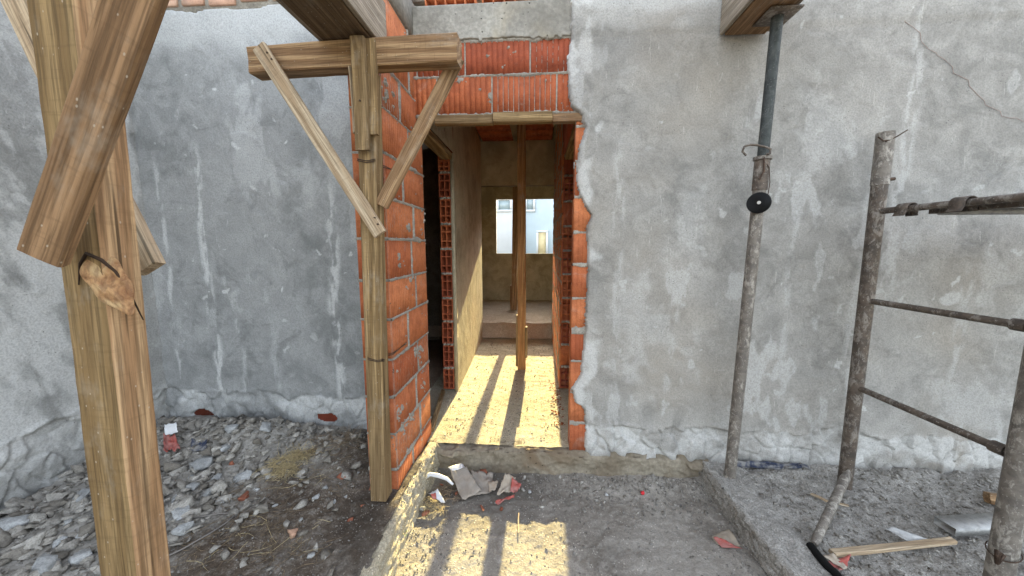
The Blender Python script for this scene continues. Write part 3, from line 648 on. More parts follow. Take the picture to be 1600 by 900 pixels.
# right corridor wall
RX = .205; RY0 = 2.93
b = MB(); z = .16; k = 0; js = []
while z < 2.75:
    y = RY0+.03+(0 if k % 2 else -.18)
    y = max(y, RY0+.03)
    while y < 4.58:
        L = min(.29 if not (k % 2 and y < RY0+.04) else .15, 4.6-y); ribbed(b, (RX+.05, y+L/2, z+.095), (.1, L-.012, .178), 'y', 'x', n=7); y += L
        js.append(('v', y, z, z+.19))
    z += .195; k += 1; js.append(('h', z-.008, 2, 5))
rw = hb('corridor_wall', M['brick'], b, 'right wall of the corridor, bare bricks seen edge on')
mortar_sheet('mortar', RY0+.03, 4.6, .15, CZ, js, RX, -1, 'x', rw, seed=12, amp=.008, wj=.014, step=.015)
c = MB(); c.box(RX+.012, RX+.09, RY0+.1, 4.60, .1, CZ); hb('wall_core', M['mortar'], c, parent=rw)
hole_column('brick_wall_end', RX+.006, RX+.10, RY0, .19, 2.17, H, 'open ends of hollow bricks at the right of the corridor', True)
c = MB(); c.box(RX, RX+.12, FY+.13, RY0+.1, 2.20, CZ); hb('wall_above_door', M['brick_dark'], c, 'bricks above the right side door')
board('door_lintel_board', (NLX-.05, FY+.12, 2.165), (NLX-.06, LY0+.02, 2.165), .09, .05, M['wood_yellow'], H, face=(0, 0, -1), seed=11)
board('door_lintel_board', (RX+.06, FY+.12, 2.17), (RX+.06, RY0+.03, 2.17), .10, .05, M['wood_yellow'], H, face=(0, 0, -1), seed=12)
# ceiling of hollow clay tiles with concrete ribs, closed above
b = MB(); x = -1.0
for i in range(2):
    x = -.74+i*.50
    for j in range(11):
        y = FY+.2+j*.225; ribbed(b, (x+.21, y+.105, CZ+.04), (.40, .215, .08), 'y', 'z', n=9, groove=.005)
ce = hb('ceiling', M['brick_dark'], b, 'ceiling of ribbed red clay tiles over the corridor')
c = MB(); c.box(-.325, -.25, FY+.16, 4.6, CZ-.012, CZ+.07); c.box(-.80, -.745, FY+.16, 4.6, CZ-.01, CZ+.07); c.box(.18, .24, FY+.16, 4.6, CZ-.01, CZ+.07); hb('ceiling_rib', M['concrete'], c, parent=ce)
c = MB(); c.box(-2.6, 7, FY+.15, 6.75, CZ+.085, CZ+.16); c.box(-2.6, -.83, FY+.15, 6.6, CZ+.0, CZ+.08); c.box(.3, 7, FY+.15, 6.6, CZ+.0, CZ+.08); c.box(-.83, .3, 4.75, 6.6, CZ, CZ+.08)
hb('roof_slab', M['concrete'], c, 'flat concrete roof slab over the rooms')
# end of corridor: lintel wall, cross walls
def plainwall(name, x0, x1, z0, z1, y, mat, label, seed, step=.02, hole=None):
    def f(U, W): return U, y-.004*fbm(U, W, 3, 4, seed)-.003*fbm(U, W, 14, 3, seed+1), W
    kp = None
    if hole: kp = lambda U, W: ~((U > hole[0]) & (U < hole[1]) & (W > hole[2]) & (W < hole[3]))
    us = np.unique(np.concatenate([np.arange(x0, x1+.001, step)]+([np.array(hole[:2])] if hole else []))); vs = np.unique(np.concatenate([np.arange(z0, z1+.001, step)]+([np.array(hole[2:])] if hole else [])))
    def keepf(U, W):
        e = 1e-6; return ~((U > hole[0]-e) & (U < hole[1]+e) & (W > hole[2]-e) & (W < hole[3]+e))
    o = hfield(name, us, vs, f, mat, H, keepf if hole else None, attrs={'patch': lambda U, W: .5*ss(0, .5, fbm(U, W, 3, 3, seed+4)), 'darken': lambda U, W: .9*ss(.0, .5, fbm(U, W, 2.2, 3, seed+5)+.1)}); o['label'] = label; return o
LB = atY(800, 290, 4.62).z
def lw(U, W): return .008*fbm(U, U*0, 14, 3, 5)
plainwall('lintel_wall', -.82, .30, LB, CZ, 4.60, M['plaster_warm'], 'plastered wall over the far end of the corridor', 430)
c = MB(); c.box(-.82, .30, 4.615, 4.74, LB+.004, CZ); c.box(-2.6, NLX-.115, 4.602, 4.74, .1, CZ); c.box(RX+.09, 3.6, 4.602, 4.74, .1, CZ); hb('cross_wall', M['concrete_dark'], c, 'cross wall between the rooms and the far room')
# back wall with the window hole
WX0, WX1, WZ0, WZ1, BY = -.803, .55, 1.30, 2.33, 6.60
bw = plainwall('back_wall', -2.6, 3.6, .3, CZ, BY, M['plaster_warm'], 'back wall of the far room with the square window opening', 440, .025, (WX0, WX1, WZ0, WZ1))
c = MB(); 
for (x0, x1, z0, z1) in ((-2.6, WX0, 0, CZ), (WX1, 3.6, 0, CZ), (WX0, WX1, 0, WZ0), (WX0, WX1, WZ1, CZ)): c.box(x0, x1, BY+.012, BY+.09, z0, z1)
hb('back_wall_core', M['concrete'], c, parent=bw)
c = MB(); c.box(-2.72, -2.6, FY+.0, 6.73, -.1, CZ+.16); hb('outer_wall', M['concrete_dark'], c); c = MB(); c.box(3.6, 3.7, FY+.15, 6.73, -.1, CZ+.16); hb('outer_wall', M['concrete_dark'], c)

# ------------------------------------------------------------------ boundary wall on the left
BW = thing('boundary_wall', (CX-.08, .5, 0), 'pale grey plastered side wall at the far left, at right angles to the facade', 'wall')
def bl_pos(U, W): return CX+wall_t(U, W, .52, 500)-.02+.006*fbm(U, W, 1.2, 3, 505), U, W
def bl_patch(U, W):
    p = blobs(U, W, 60, 45, .2, 2.0, .5, 2.7, .01, .04); p = np.maximum(p, .95*ss(.0, .28, fbm(U*1.5+.4*W, W*.7, 2.2, 6, 511, .6)))
    return np.clip(np.maximum(p, .6*ss(.56, .48, W)*ss(-.3, .3, fbm(U, W, 6, 3, 512))), 0, 1)
o = hfield('plaster', np.arange(.3, FY+.03, .008), np.arange(.1, 3.1, .008), bl_pos, M['plaster_side'], BW, flip=True, attrs={'patch': bl_patch, 'darken': lambda U, W: .7*ss(.45, .25, W+.1*fbm(U, W, 4, 3, 515))*ss(-.2, .3, fbm(U, W, 3, 3, 516))})  # side wall plaster gets patchily darker near its foot
c = MB(); c.box(CX-.15, CX-.03, -3.0, FY-.002, -.1, 3.1); c.box(CX-.03, CX-.005, -3.0, .3, -.1, 3.1); hb('masonry', M['plaster_side'], c, parent=BW)

# ------------------------------------------------------------------ formwork beams overhead
BZ = atY(560, 62, 1.49).z+.006
T = thing('formwork_beam', (-.86, 1.5, BZ), 'timber formed beam overhead at the left, resting on the timber prop', 'beam', 'porch beams in their formwork')
def fb_board(name, p0, p1, wd, th, mat, face, seed): return board(name, p0, p1, wd, th, mat, T, face, seed=seed)
xl, xr = atY(527, 64, 1.6).x, atY(597, 62, 1.6).x
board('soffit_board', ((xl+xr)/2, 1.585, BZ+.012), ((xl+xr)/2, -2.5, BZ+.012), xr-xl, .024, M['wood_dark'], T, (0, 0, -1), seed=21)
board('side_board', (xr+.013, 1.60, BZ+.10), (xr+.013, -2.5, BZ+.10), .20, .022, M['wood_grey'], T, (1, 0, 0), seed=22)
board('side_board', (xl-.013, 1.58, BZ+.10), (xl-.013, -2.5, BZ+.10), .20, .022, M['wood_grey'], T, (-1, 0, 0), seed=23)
c = MB(); c.box(xl+.004, xr-.002, -2.5, 1.575, BZ+.027, BZ+.27); hb('concrete_core', M['concrete'], c, parent=T)
T = thing('formwork_beam', (1.3, 1.9, 2.71), 'timber formed beam overhead at the right, held up by the steel prop', 'beam', 'porch beams in their formwork')
a0, a1 = atY(1130, 62, FY-.01), atY(1193, 64, FY-.01); BZ2 = a0.z+.01
board('soffit_board', ((a0.x+a1.x)/2, FY-.025, BZ2+.012), ((a0.x+a1.x)/2, -2.5, BZ2+.012), a1.x-a0.x, .024, M['wood_brown'], T, (0, 0, -1), seed=24)
board('side_board', (a0.x-.012, FY-.022, BZ2+.12), (a0.x-.012, -2.5, BZ2+.12), .22, .02, M['wood_grey'], T, (-1, 0, 0), seed=25)
board('side_board', (a1.x+.012, FY-.03, BZ2+.12), (a1.x+.012, -2.5, BZ2+.12), .22, .02, M['wood_grey'], T, (1, 0, 0), seed=26)
c = MB(); c.box(a0.x+.002, a1.x-.002, -2.5, FY-.03, BZ2+.027, BZ2+.25); hb('concrete_core', M['concrete'], c, parent=T)

# ------------------------------------------------------------------ timber prop with T head
def up2(p, dy): return Vector((p.x, p.y+dy, p.z))
PT, PB = atY(572, 100, 1.52), atY(597, 766, 1.52)
TT = atY(560, 62, 1.49).z; TB = TT-.115
T = thing('timber_prop', PB, 'yellow timber prop with a braced T head in front of the brick pier', 'timber prop')
board('post', (PB.x-.003, 1.52, PB.z-.03), (PT.x+.01, 1.52, TB-.006), .078, .075, M['wood_yellow'], T, seed=31)
cl, cr = atY(398, 86, 1.53), atY(720, 84, 1.53)
board('crossbar', (cl.x, 1.53, TT-.060), (cr.x, 1.50, TT-.056), .108, .075, M['wood'], T, seed=32)
def nailed(name, a, b_, Y, wd, th, mat, seed, Y2=None):
    p, q = atY(*a, Y), atY(*b_, Y2 or Y); return board(name, p, q, wd, th, mat, T, seed=seed)
nailed('cleat', (558, 58), (567, 235), 1.452, .060, .022, M['wood_yellow'], 33)
nailed('cleat', (578, 62), (583, 211), 1.470, .050, .020, M['wood_yellow'], 34)
nailed('cleat', (549, 100), (557, 210), 1.500, .012, .05, M['wood_pale'], 35)
lbz = nailed('brace', (407, 74), (594, 366), 1.455, .060, .022, M['wood_pale'], 36); lbz['label'] = 'pale left brace nailed to the front'
nailed('brace', (714, 90), (597, 322), 1.548, .062, .022, M['wood'], 37, 1.50)
for (px, py) in ((417, 82), (424, 92), (585, 340), (590, 350), (562, 157)):
    p = atY(px, py, 1.44); n = MB(); n.tube([(p.x, 1.438, p.z), (p.x, 1.452, p.z)], .0035, 8); n.build('nail', M['rust'], T, loc=Vector((0, 0, 0)))
for zz, ext in ((atY(575, 252, 1.48).z, True), (atY(590, 563, 1.48).z, False)):      # tie wires round post and pier
    n = MB(); x0, x1 = PT.x-.028, PX1+.006
    for q in (0, .007):
        pts = [(x0-.02, 1.56, zz+q), (x0-.012, 1.478, zz+.004+q), (x0+.03, 1.476, zz-.006+q), (x0+.07, 1.474, zz+q), (x1-.05, 1.50, zz-.003+q*1.5), (x1, 1.585, zz-.004+q), (x1+.004, 1.75, zz+.01-q)]
        n.tube(pts, .002, 6)
    n.build('tie_wire', M['rust'], T, loc=Vector((0, 0, 0)))

# ------------------------------------------------------------------ big timber post in the foreground
FYP = .56
def fp(px, py, Y=FYP): return atY(px, py, Y)
e0, e1 = fp(112, 0), fp(216, 900)       # the front corner edge
L0, L1 = fp(42, 0), fp(150, 900)
T = thing('timber_post', (e1.x, FYP+.05, e1.z-.4), 'big square timber post close by at the left with split knot and crossed boards', 'timber post')
pw = (e0.x-L0.x+e1.x-L1.x)/2; off = Vector((-pw/2, .030, 0))
ax0, ax1 = e0+off, e1+off
axd = (ax1-ax0).normalized(); ax1 = ax1+axd*.45; ax0 = ax0-axd*.6
post = board('post', ax1, ax0, pw, .060, M['wood_post_unlit'], T, face=(0, -1, 0), warp=.002, seed=41)
post.data.materials.append(M['wood_post_lit'])
mw = post.rotation_quaternion.to_matrix()
for pl in post.data.polygons:                      # warm reflected light painted in: the right-hand side gets the paler, pinker copy
    if (mw @ pl.normal).x > .35: pl.material_index = 1
# knot: a torn oval swelling that wraps the corner
kU = np.linspace(0, 1, 34); ka, kb = fp(148, 405, FYP), fp(218, 505, FYP)
k = bmesh.new(); bmesh.ops.create_icosphere(k, subdivisions=5, radius=1)
kc = fp(172, 447, FYP); kd = (kb-ka).normalized(); kn = Vector((.45, -.89, 0)); kn = (kn-kd*kn.dot(kd)).normalized(); ku = kd.cross(kn).normalized()
for v in k.verts:
    x_, y_, z_ = v.co; q = .10*math.sin(7*x_+3*z_)+.06*math.sin(17*z_+4*x_)
    wz = .028*(1-.45*x_)*(1+.1*math.sin(6*x_))
    v.co = kc+kd*(x_*.063)+kn*(y_*(.0065+.002*math.sin(5*z_+2*x_))-.005+.004*q*4*abs(y_))+ku*(z_*wz)
VV = [tuple(v.co) for v in k.verts]; FF = [tuple(v.index for v in f.verts) for f in k.faces]; k.free()
o = mesh('knot', VV, FF, M['knot'], None, True); o.parent = T; o.location = -Vector(T.location)
nk = MB(); pts = [(123, 445), (125, 412), (135, 396), (158, 406), (180, 424), (198, 448), (212, 476), (224, 500)]
nk.tube([fp(a, b_, FYP-.001+(.0 if i < 3 else .007*(i-3))) for i, (a, b_) in enumerate(pts)], [.001, .002, .003, .0032, .0024, .002, .0016, .001], 8)
nk.build('split', M['crack'], T, loc=Vector((0, 0, 0)))
db = board('diagonal_board', fp(70, 402, FYP-.045), fp(262, -150, FYP-.10), .060, .020, M['wood_brown'], T, face=(.38, -.92, .0), seed=42); db['label'] = 'rough brown board crossing the front of the post'
board('diagonal_board', fp(236, 420, FYP+.13), fp(-60, -190, FYP+.22), .062, .026, M['wood_pale'], T, face=(.0, -1, 0), seed=43)['label'] = 'knotty pale board crossing behind the post'
for (px, py) in ((103, 270), (89, 320)):
    p = fp(px, py, FYP-.06); n = MB(); n.tube([p+Vector((0, .02, 0)), p+Vector((-.001, -.003, 0))], .0028, 10); n.build('nail', M['rust'], T, loc=Vector((0, 0, 0)))

# ------------------------------------------------------------------ props inside the corridor
p1 = Vector((-.155, 3.44, .165)); T = thing('timber_prop', p1, 'slim timber prop standing in the middle of the corridor floor', 'timber prop')
board('post', (p1.x, 3.44, .16), (p1.x-.015, 3.44, CZ), .082, .07, M['wood_orange'], T, seed=51)
board('cleat', (p1.x+.045, 3.425, .30), (p1.x+.045, 3.425, .62), .025, .07, M['wood_yellow'], T, seed=52); board('cleat', (p1.x-.048, 3.44, .20), (p1.x-.046, 3.44, .74), .025, .06, M['wood_yellow'], T, seed=53)
p2 = Vector((-.385, 5.55, .37)); T = thing('timber_prop', p2, 'second timber prop behind, standing on the raised floor before the window', 'timber prop')
board('post', (p2.x, p2.y, .36), (p2.x+.03, p2.y, CZ), .085, .07, M['wood'], T, seed=54); board('cleat', (p2.x-.05, p2.y, .40), (p2.x-.05, p2.y, .8), .02, .07, M['wood'], T, seed=55)
o = board('loose_board', (-.72, 2.16, .185), (-.80, 2.75, .20), .03, .03, M['wood_yellow'], None, (0, 0, 1), seed=56); tag(o, 'thin wooden lath on the floor of the dark side doorway', 'board')

# ------------------------------------------------------------------ steel prop
def tube_obj(name, P, r, mat, parent=None, n=16, hollow=False):
    mb = MB(); P = [Vector(p) for p in P]
    if hollow:
        mb.tube(P, r, n, cap=False); d = (P[-1]-P[0]).normalized(); q = P[::-1]; mb.tube([P[-1], P[-1]-d*.0001], [r, r-.004], n, cap=False); mb.tube([P[-1], P[-1]-d*.06], r-.004, n, cap=False)
    else: mb.tube(P, r, n)
    o = mb.build(name, mat, parent, loc=Vector((0, 0, 0)) if parent else None); autosmooth(o, 50); return o
SB = atZ(1140, 747, .13); SY = SB.y; ST = atY(1216, 12, SY-.04); SM = atY(1188, 262, SY-.02)
T = thing('steel_prop', SB, 'adjustable steel prop with hooked handle standing on the kerb under the right beam', 'steel prop')
dd = (ST-SB).normalized(); tl = (BZ2-.012-SB.z)/dd.z; STT = SB+dd*tl
lm = (SM-SB).length
tube_obj('outer_tube', [SB-dd*.03, SB+dd*lm*.33, SB+dd*lm*.66, SB+dd*lm], .029, M['tube_pale'], T)
tube_obj('inner_tube', [SB+dd*(lm-.1), STT], .025, M['tube_green'], T)
tube_obj('collar', [SB+dd*(lm-.11), SB+dd*(lm+.035)], .034, M['tube'], T); tube_obj('collar', [SB+dd*(lm+.035), SB+dd*(lm+.05)], .041, M['tube_pale'], T)
c = MB(); c.box(STT.x-.07, STT.x+.07, STT.y-.07, STT.y+.07, STT.z, STT.z+.008); hb('head_plate', M['tube'], c, parent=T)
hk = [(1166, 243), (1160, 237), (1163, 229), (1172, 226), (1184, 227), (1197, 230), (1204, 233), (1203, 240), (1198, 241)]
tube_obj('handle', [atY(a, b_, SY-.075) for a, b_ in hk], .0055, M['tube'], T, 8)
tube_obj('pin', [atY(a, b_, SY-.065) for a, b_ in ((1194, 246), (1194, 268), (1186, 280))], .0045, M['rust'], T, 8)
tube_obj('tie_wire', [atY(a, b_, SY-.062) for a, b_ in ((1198, 256), (1202, 262), (1203, 285), (1200, 304))], .002, M['rust'], T, 6)
dc = atY(1186, 317, SY-.075); tube_obj('disc', [dc+Vector((.003, .010, 0)), dc+Vector((.002, .007, 0)), dc+Vector((-.003, -.004, 0)), dc+Vector((-.005, -.008, 0)), dc+Vector((-.006, -.009, 0))], [.047, .051, .051, .045, .020], M['black'], T, 32)
tube_obj('disc_hub', [dc+Vector((0, 0, 0)), dc+Vector((-.009, -.014, 0))], .008, M['steel'], T, 12)

# ------------------------------------------------------------------ scaffold frame
SX = 1.79; A0 = atZ(1319, 762, .12); A1 = atY(1384, 207, A0.y-.015); B0 = atY(1556, 925, 1.25); B0.z = B0.z; dA = (A1-A0)
T = thing('scaffold', (SX, 1.6, .12), 'ladder shaped steel scaffold frame at the right, spattered with mortar', 'scaffold')
tube_obj('post', [A0-dA*.01, A0+dA*.3, A0+dA*.6, A0+dA*.87], .031, M['tube'], T); tube_obj('post_socket', [A0+dA*.868, A1], .034, M['tube_pale'], T, hollow=True)
B1 = B0+dA*1.12; tube_obj('post', [B0, B0+dA*.25, B0+dA*.5, B1], .034, M['tube_pale'], T)
def onpost(P0, z): return P0+dA*((z-P0.z)/dA.z)
for zz in (atY(1372, 331, A0.y).z, atY(1357, 469, A0.y).z, atY(1342, 604, A0.y).z):
    a, b_ = onpost(A0, zz), onpost(B0, zz); u = (b_-a).normalized()
    tube_obj('rung', [a+u*.02, a+u*.05, b_-u*.08, b_-u*.03], .0145, M['tube'], T)
    if zz < 1.5: tube_obj('weld', [b_-u*.075, b_-u*.035], .022, M['tube'], T)
q = atY(1392, 281, A0.y-.03); tube_obj('pin', [q+Vector((-.03, 0, 0)), q+Vector((.012, -.004, .004))], .008, M['rust'], T, 8)
tube_obj('tie_wire', [atY(a, b_, A0.y-.045) for a, b_ in ((1372, 214), (1380, 220), (1390, 219), (1396, 216), (1402, 213), (1418, 203))], .0032, M['rust'], T, 6)
tube_obj('tie_wire', [atY(a, b_, A0.y-.042) for a, b_ in ((1384, 222), (1390, 215), (1394, 221), (1398, 214), (1392, 222))], .003, M['rust'], T, 6)
fw_ = onpost(B0, .33); n = MB()
n.tube([fw_+Vector((.039*math.cos(t), .039*math.sin(t), .012*math.sin(t*1.3))) for t in np.linspace(0, 6.4, 18)], .002, 6); n.tube([fw_+Vector((-.035, -.02, .0)), fw_+Vector((-.06, -.03, .03)), fw_+Vector((-.055, -.03, -.015)), fw_+Vector((-.04, -.03, .02))], .008, 8)
n.build('tie_wire', M['rust'], T, loc=Vector((0, 0, 0)))
# platform hooked on the top rung
zr = atY(1372, 331, A0.y).z; ra, rb = onpost(A0, zr), onpost(B0, zr)
T = thing('scaffold_platform', (SX+.1, 1.6, zr), 'steel scaffold platform hooked over the top rung at the right edge', 'scaffold platform')
u = (rb-ra).normalized(); c = MB()
def P(s, dx, dz): v = ra+u*s; return (v.x+dx, v.y, v.z+dz)
ln = (rb-ra).length
def slab_(c, s0, s1, dx0, dx1, z0, z1):
    V = [P(s, dx, dz) for dz in (z0, z1) for s in (s0, s1) for dx in (dx0, dx1)]; c.add(V, [(0, 2, 3, 1), (4, 5, 7, 6), (0, 1, 5, 4), (2, 6, 7, 3), (0, 4, 6, 2), (1, 3, 7, 5)], .5)
slab_(c, .20, 1.0, .026, .030, -.03, .018); slab_(c, .20, 1.0, .031, .060, -.03, -.026); hb('end_channel', M['tube'], c, parent=T)
c = MB(); slab_(c, .20, 1.0, .062, 1.6, -.004, .002); slab_(c, .20, .204, .062, 1.6, -.035, -.006); hb('deck', M['galv'], c, parent=T)
for s in (.135, .34):
    pts = [(.0+.022*math.cos(t), .022*math.sin(t)) for t in np.linspace(math.pi*1.15, 0, 9)]+[(.024, -.03)]; pts = [(-.03, -.03)]+pts
    V = []; F = []
    for i, (dx, dz) in enumerate(pts):
        n_ = Vector((dx, 0, dz)).normalized()*.004
        for (ss_, k_) in ((s-.026, 0), (s+.026, 0), (s+.026, 1), (s-.026, 1)): V.append(P(ss_, dx+n_.x*k_, dz+n_.z*k_))
        if i: F += [((i-1)*4+j, (i-1)*4+(j+1) % 4, i*4+(j+1) % 4, i*4+j) for j in range(4)]
    F += [(0, 1, 2, 3), tuple(len(pts)*4-4+j for j in (3, 2, 1, 0))]; c = MB(); c.add(V, F); hb('hook', M['tube'], c, parent=T)

# ------------------------------------------------------------------ rod and hose by the scaffold
a, b_ = atY(1325, 738, A0.y-.07), atZ(1272, 850, .145)
T = thing('steel_rod', b_, 'mortar caked steel tube leaning on the foot of the scaffold', 'tube')
u = (a-b_).normalized(); L = (a-b_).length
tube_obj('tube', [b_, b_+u*.03, b_+u*L*.5, b_+u*(L-.05)], [.012, .017, .019, .020], M['tube_pale'], T, 12); tube_obj('flattened_end', [b_+u*(L-.05), b_+u*(L-.02), b_+u*(L+.015)], [.020, .013, .007], M['tube_pale'], T, 10)
hp = [(1266, 852, .15), (1278, 868, .15), (1292, 884, .15), (1306, 897, .15), (1330, 925, .15), (1360, 975, .15)]
o = tube_obj('hose', [atZ(*h) for h in hp], .016, M['black'], None, 14); tag(o, 'black rubber hose lying along the right kerb', 'hose')

# ------------------------------------------------------------------ loose objects on the ground
def sheet(name, c4, n, amp, mat, label, cat, seed, th=.0015, bend=0., parent=None, group=None):
    """crumpled sheet between four corner points"""
    A, B, C_, D = [np.array(p) for p in c4]; u = np.linspace(0, 1, n); U, W = np.meshgrid(u, u, indexing='ij')
    edge = 1+.05*fbm(U*0, W, 4, 3, seed)
    Pq = (1-U)[..., None]*(1-W)[..., None]*A+U[..., None]*(1-W)[..., None]*B+U[..., None]*W[..., None]*C_+(1-U)[..., None]*W[..., None]*D
    ou = .06*fbm(W, U*0, 5, 3, seed+1)*(abs(U-.5) > .45); Pq[..., 0] += ou*abs(B-A)[0]
    fold = abs(fbm(U, W, 2.2, 3, seed+3)); Pq[..., 2] += amp*(fold*2.0+.5*fbm(U, W, 6, 3, seed+4))+bend*4*U*(1-U)
    V = Pq.reshape(-1, 3); N_ = len(V); V2 = V-np.array([0, 0, th]); I = np.arange(N_).reshape(n, n)
    F = [(I[i, j], I[i+1, j], I[i+1, j+1], I[i, j+1]) for i in range(n-1) for j in range(n-1)]; G = [tuple(k+N_ for k in f[::-1]) for f in F]
    E = []
    for i in range(n-1):
        E += [(I[i, 0], I[i, 0]+N_, I[i+1, 0]+N_, I[i+1, 0]), (I[i+1, n-1], I[i+1, n-1]+N_, I[i, n-1]+N_, I[i, n-1]), (I[0, i+1], I[0, i+1]+N_, I[0, i]+N_, I[0, i]), (I[n-1, i], I[n-1, i]+N_, I[n-1, i+1]+N_, I[n-1, i+1])]
    lc = Vector(V.mean(0)); o = mesh(name, np.vstack([V, V2]), [tuple(int(q) for q in f) for f in F+G+E], mat, parent, False, None, lc if not parent else Vector((0, 0, 0)))
    if not parent: tag(o, label, cat, group)
    return o
def gz(pts, z): return [atZ(a, b_, z_ if z_ is not None else z) for (a, b_, z_) in [(p+(None,))[:3] if len(p) == 2 else p for p in pts]]
sheet('paper_scrap', gz([(702, 732, .10), (728, 728, .10), (752, 768, .03), (722, 783, .02)], .03), 14, .010, M['paper'], 'grey brown piece of torn cement bag paper propped up in the middle of the litter', 'paper', 601)
sheet('paper_scrap', gz([(700, 730, .108), (722, 724, .11), (726, 731, .106), (706, 736, .10)], .03), 8, .006, M['white'], 'small white plastic scrap at the top of the torn bag paper', 'plastic', 602)
sheet('paper_scrap', gz([(789, 740, .09), (806, 748, .06), (800, 768, .03), (776, 775, .035)], .03), 14, .016, M['paper2'], 'crumpled tan cement bag paper at the right of the litter', 'paper', 603)
sheet('paper_scrap', gz([(800, 748, .075), (815, 757, .05), (806, 772, .03), (797, 768, .045)], .03), 10, .012, M['red'], 'faded red printed flap beside the crumpled tan paper', 'paper', 604)
sheet('paper_scrap', gz([(774, 785, .02), (805, 772, .02), (803, 778, .015), (777, 789, .01)], .03), 10, .010, M['red'], 'long red strip of printed paper under the crumpled tan paper', 'paper', 605)
sheet('paper_scrap', gz([(735, 735, .06), (770, 742, .05), (768, 770, .02), (742, 775, .015)], .03), 12, .014, M['paper'], 'dull brown paper lying between the two bigger scraps', 'paper', 606)
sheet('paper_scrap', gz([(762, 753, .05), (778, 752, .06), (774, 766, .04), (765, 768, .03)], .03), 8, .008, M['paper2'], 'small pale torn bit of paper left of the crumpled tan paper', 'paper', 607)
T = sheet('paper_scrap', gz([(669, 772, .06), (684, 765, .06), (696, 785, .02), (690, 787, .02)], .03), 8, .01, M['white'], 'small white carton scrap with a red print by the left kerb', 'paper', 608)
sheet('red_print', gz([(673, 773, .066), (681, 770, .066), (682, 779, .045), (677, 781, .04)], .03), 6, .004, M['red'], None, None, 609, parent=None); bpy.data.objects['red_print'].parent = T; bpy.data.objects['red_print'].location -= T.location
for o_ in (bpy.data.objects['red_print'],):
    for kk in ('label', 'category'):
        if kk in o_: del o_[kk]
# white bent strip
o = tube_obj('plastic_pipe', gz([(656, 758, .06), (664, 746, .09), (672, 741, .10), (684, 743, .10), (698, 748, .09), (708, 757, .06)], .05), [.009, .011, .012, .012, .010, .006], M['white'], None, 10); tag(o, 'white bent plastic strip between the left kerb and the torn paper', 'plastic strip')
def on_soil(px, py, dz=0):
    z = .28
    for _ in range(6): p = atZ(px, py, z); z = float(z_soil(p.x, p.y))+dz
    return atZ(px, py, z)
# brick fragments
def rough(V, F, s, seed):
    bm = bmesh.new(); vs = [bm.verts.new(v) for v in V]
    for f in F: bm.faces.new([vs[i] for i in f])
    bmesh.ops.triangulate(bm, faces=bm.faces[:]); bmesh.ops.subdivide_edges(bm, edges=bm.edges[:], cuts=3 if s > .02 else 1, use_grid_fill=True)
    P = np.array([v.co[:] for v in bm.verts]); bm.normal_update(); k = 1/s
    d = s*(.13*fbm(P[:, 0]*k+seed, P[:, 1]*k+P[:, 2]*k*1.7, 1.6, 3, seed)+.07*fbm(P[:, 0]*k, P[:, 2]*k-P[:, 1]*k, 6, 2, seed+1))
    for v, q in zip(bm.verts, d): v.co += v.normal*float(q)
    bm.verts.index_update(); V = [tuple(v.co) for v in bm.verts]; F = [tuple(v.index for v in f.verts) for f in bm.faces]; bm.free(); return V, F
def chunk(name, pos, s, seed, mat, label, cat, group=None, n=16, rot=0):
    V, F = rough(*lump((0, 0, 0), s, seed, n), max(s), seed); o = mesh(name, V, F, mat, None, False, {'rnd': [random.Random(seed).random()]*len(V)}); o.location = pos; o.rotation_euler = (0, 0, rot); tag(o, label, cat, group); return o
fr = [(755, 738, .05, (.035, .02, .018), 'brick fragment, the largest, against the step above the litter'), (726, 795, .012, (.0, .0, .0), ''), (754, 794, .012, (.025, .008, .007), 'thin orange brick splinter below the torn paper'), (783, 795, .012, (.012, .01, .009), 'small square brick fragment just above the sunlit patch'),
      (666, 800, .02, (.03, .012, .01), 'brick splinter by the left kerb at the corner of the sunlit patch'), (713, 770, .02, (.014, .012, .01), 'pinkish fragment left of the torn bag paper'), (690, 757, .02, (.02, .008, .008), 'brick splinter behind the white carton scrap'),
      (547, 812, .22, (.018, .01, .012), 'red brick chip standing in the dark soil left of the kerb'), (383, 775, .25, (.03, .02, .012), 'red brick bits beside the big pale lump at the left'), (535, 745, .23, (.035, .014, .014), 'dark red brick piece left of the timber prop'),
      (362, 725, .32, (.012, .01, .018), 'small orange brick chip in the rubble heap'), (580, 762, .22, (.022, .012, .01), 'brick chip at the foot of the timber prop'), (460, 832, .2, (.03, .022, .014), 'pinkish broken tile piece on the dark soil'), (566, 790, .2, (.012, .008, .008), 'little red chip beside the left kerb')]
for i, (px, py, z, s, lab) in enumerate(fr):
    if s[0] == 0: continue
    p = on_soil(px, py, .004) if z > .19 else atZ(px, py, z); chunk('brick_fragment', p, s, 700+i, M['brick_chip'] if i != 12 else M['brick_pale'], lab, 'brick fragment', 'brick fragments', 14, i)
o = chunk('bottle_cap', atZ(1004, 770, .02), (.011, .011, .009), 720, M['redcap'], 'bright red plastic cap lying on the grey floor right of the litter', 'cap', n=40)
o = sheet('paper_scrap', gz([(1112, 838, .02), (1140, 826, .025), (1160, 856, .015), (1122, 852, .015)], .02), 12, .010, M['paper2'], 'tan and red paper scrap on the floor beside the right kerb', 'paper', 612)
p_ = sheet('red_flap', gz([(1114, 840, .03), (1126, 842, .035), (1161, 857, .02), (1128, 855, .02)], .02), 10, .006, M['red'], None, None, 613); p_.parent = o; p_.location -= o.location
for kk in ('label', 'category'):
    if kk in p_: del p_[kk]
sheet('paper_scrap', gz([(1290, 878, .15), (1330, 868, .16), (1322, 888, .145), (1312, 893, .145)], .15), 12, .008, M['red'], 'torn red and cream paper under the end of the wooden lath', 'paper', 614)
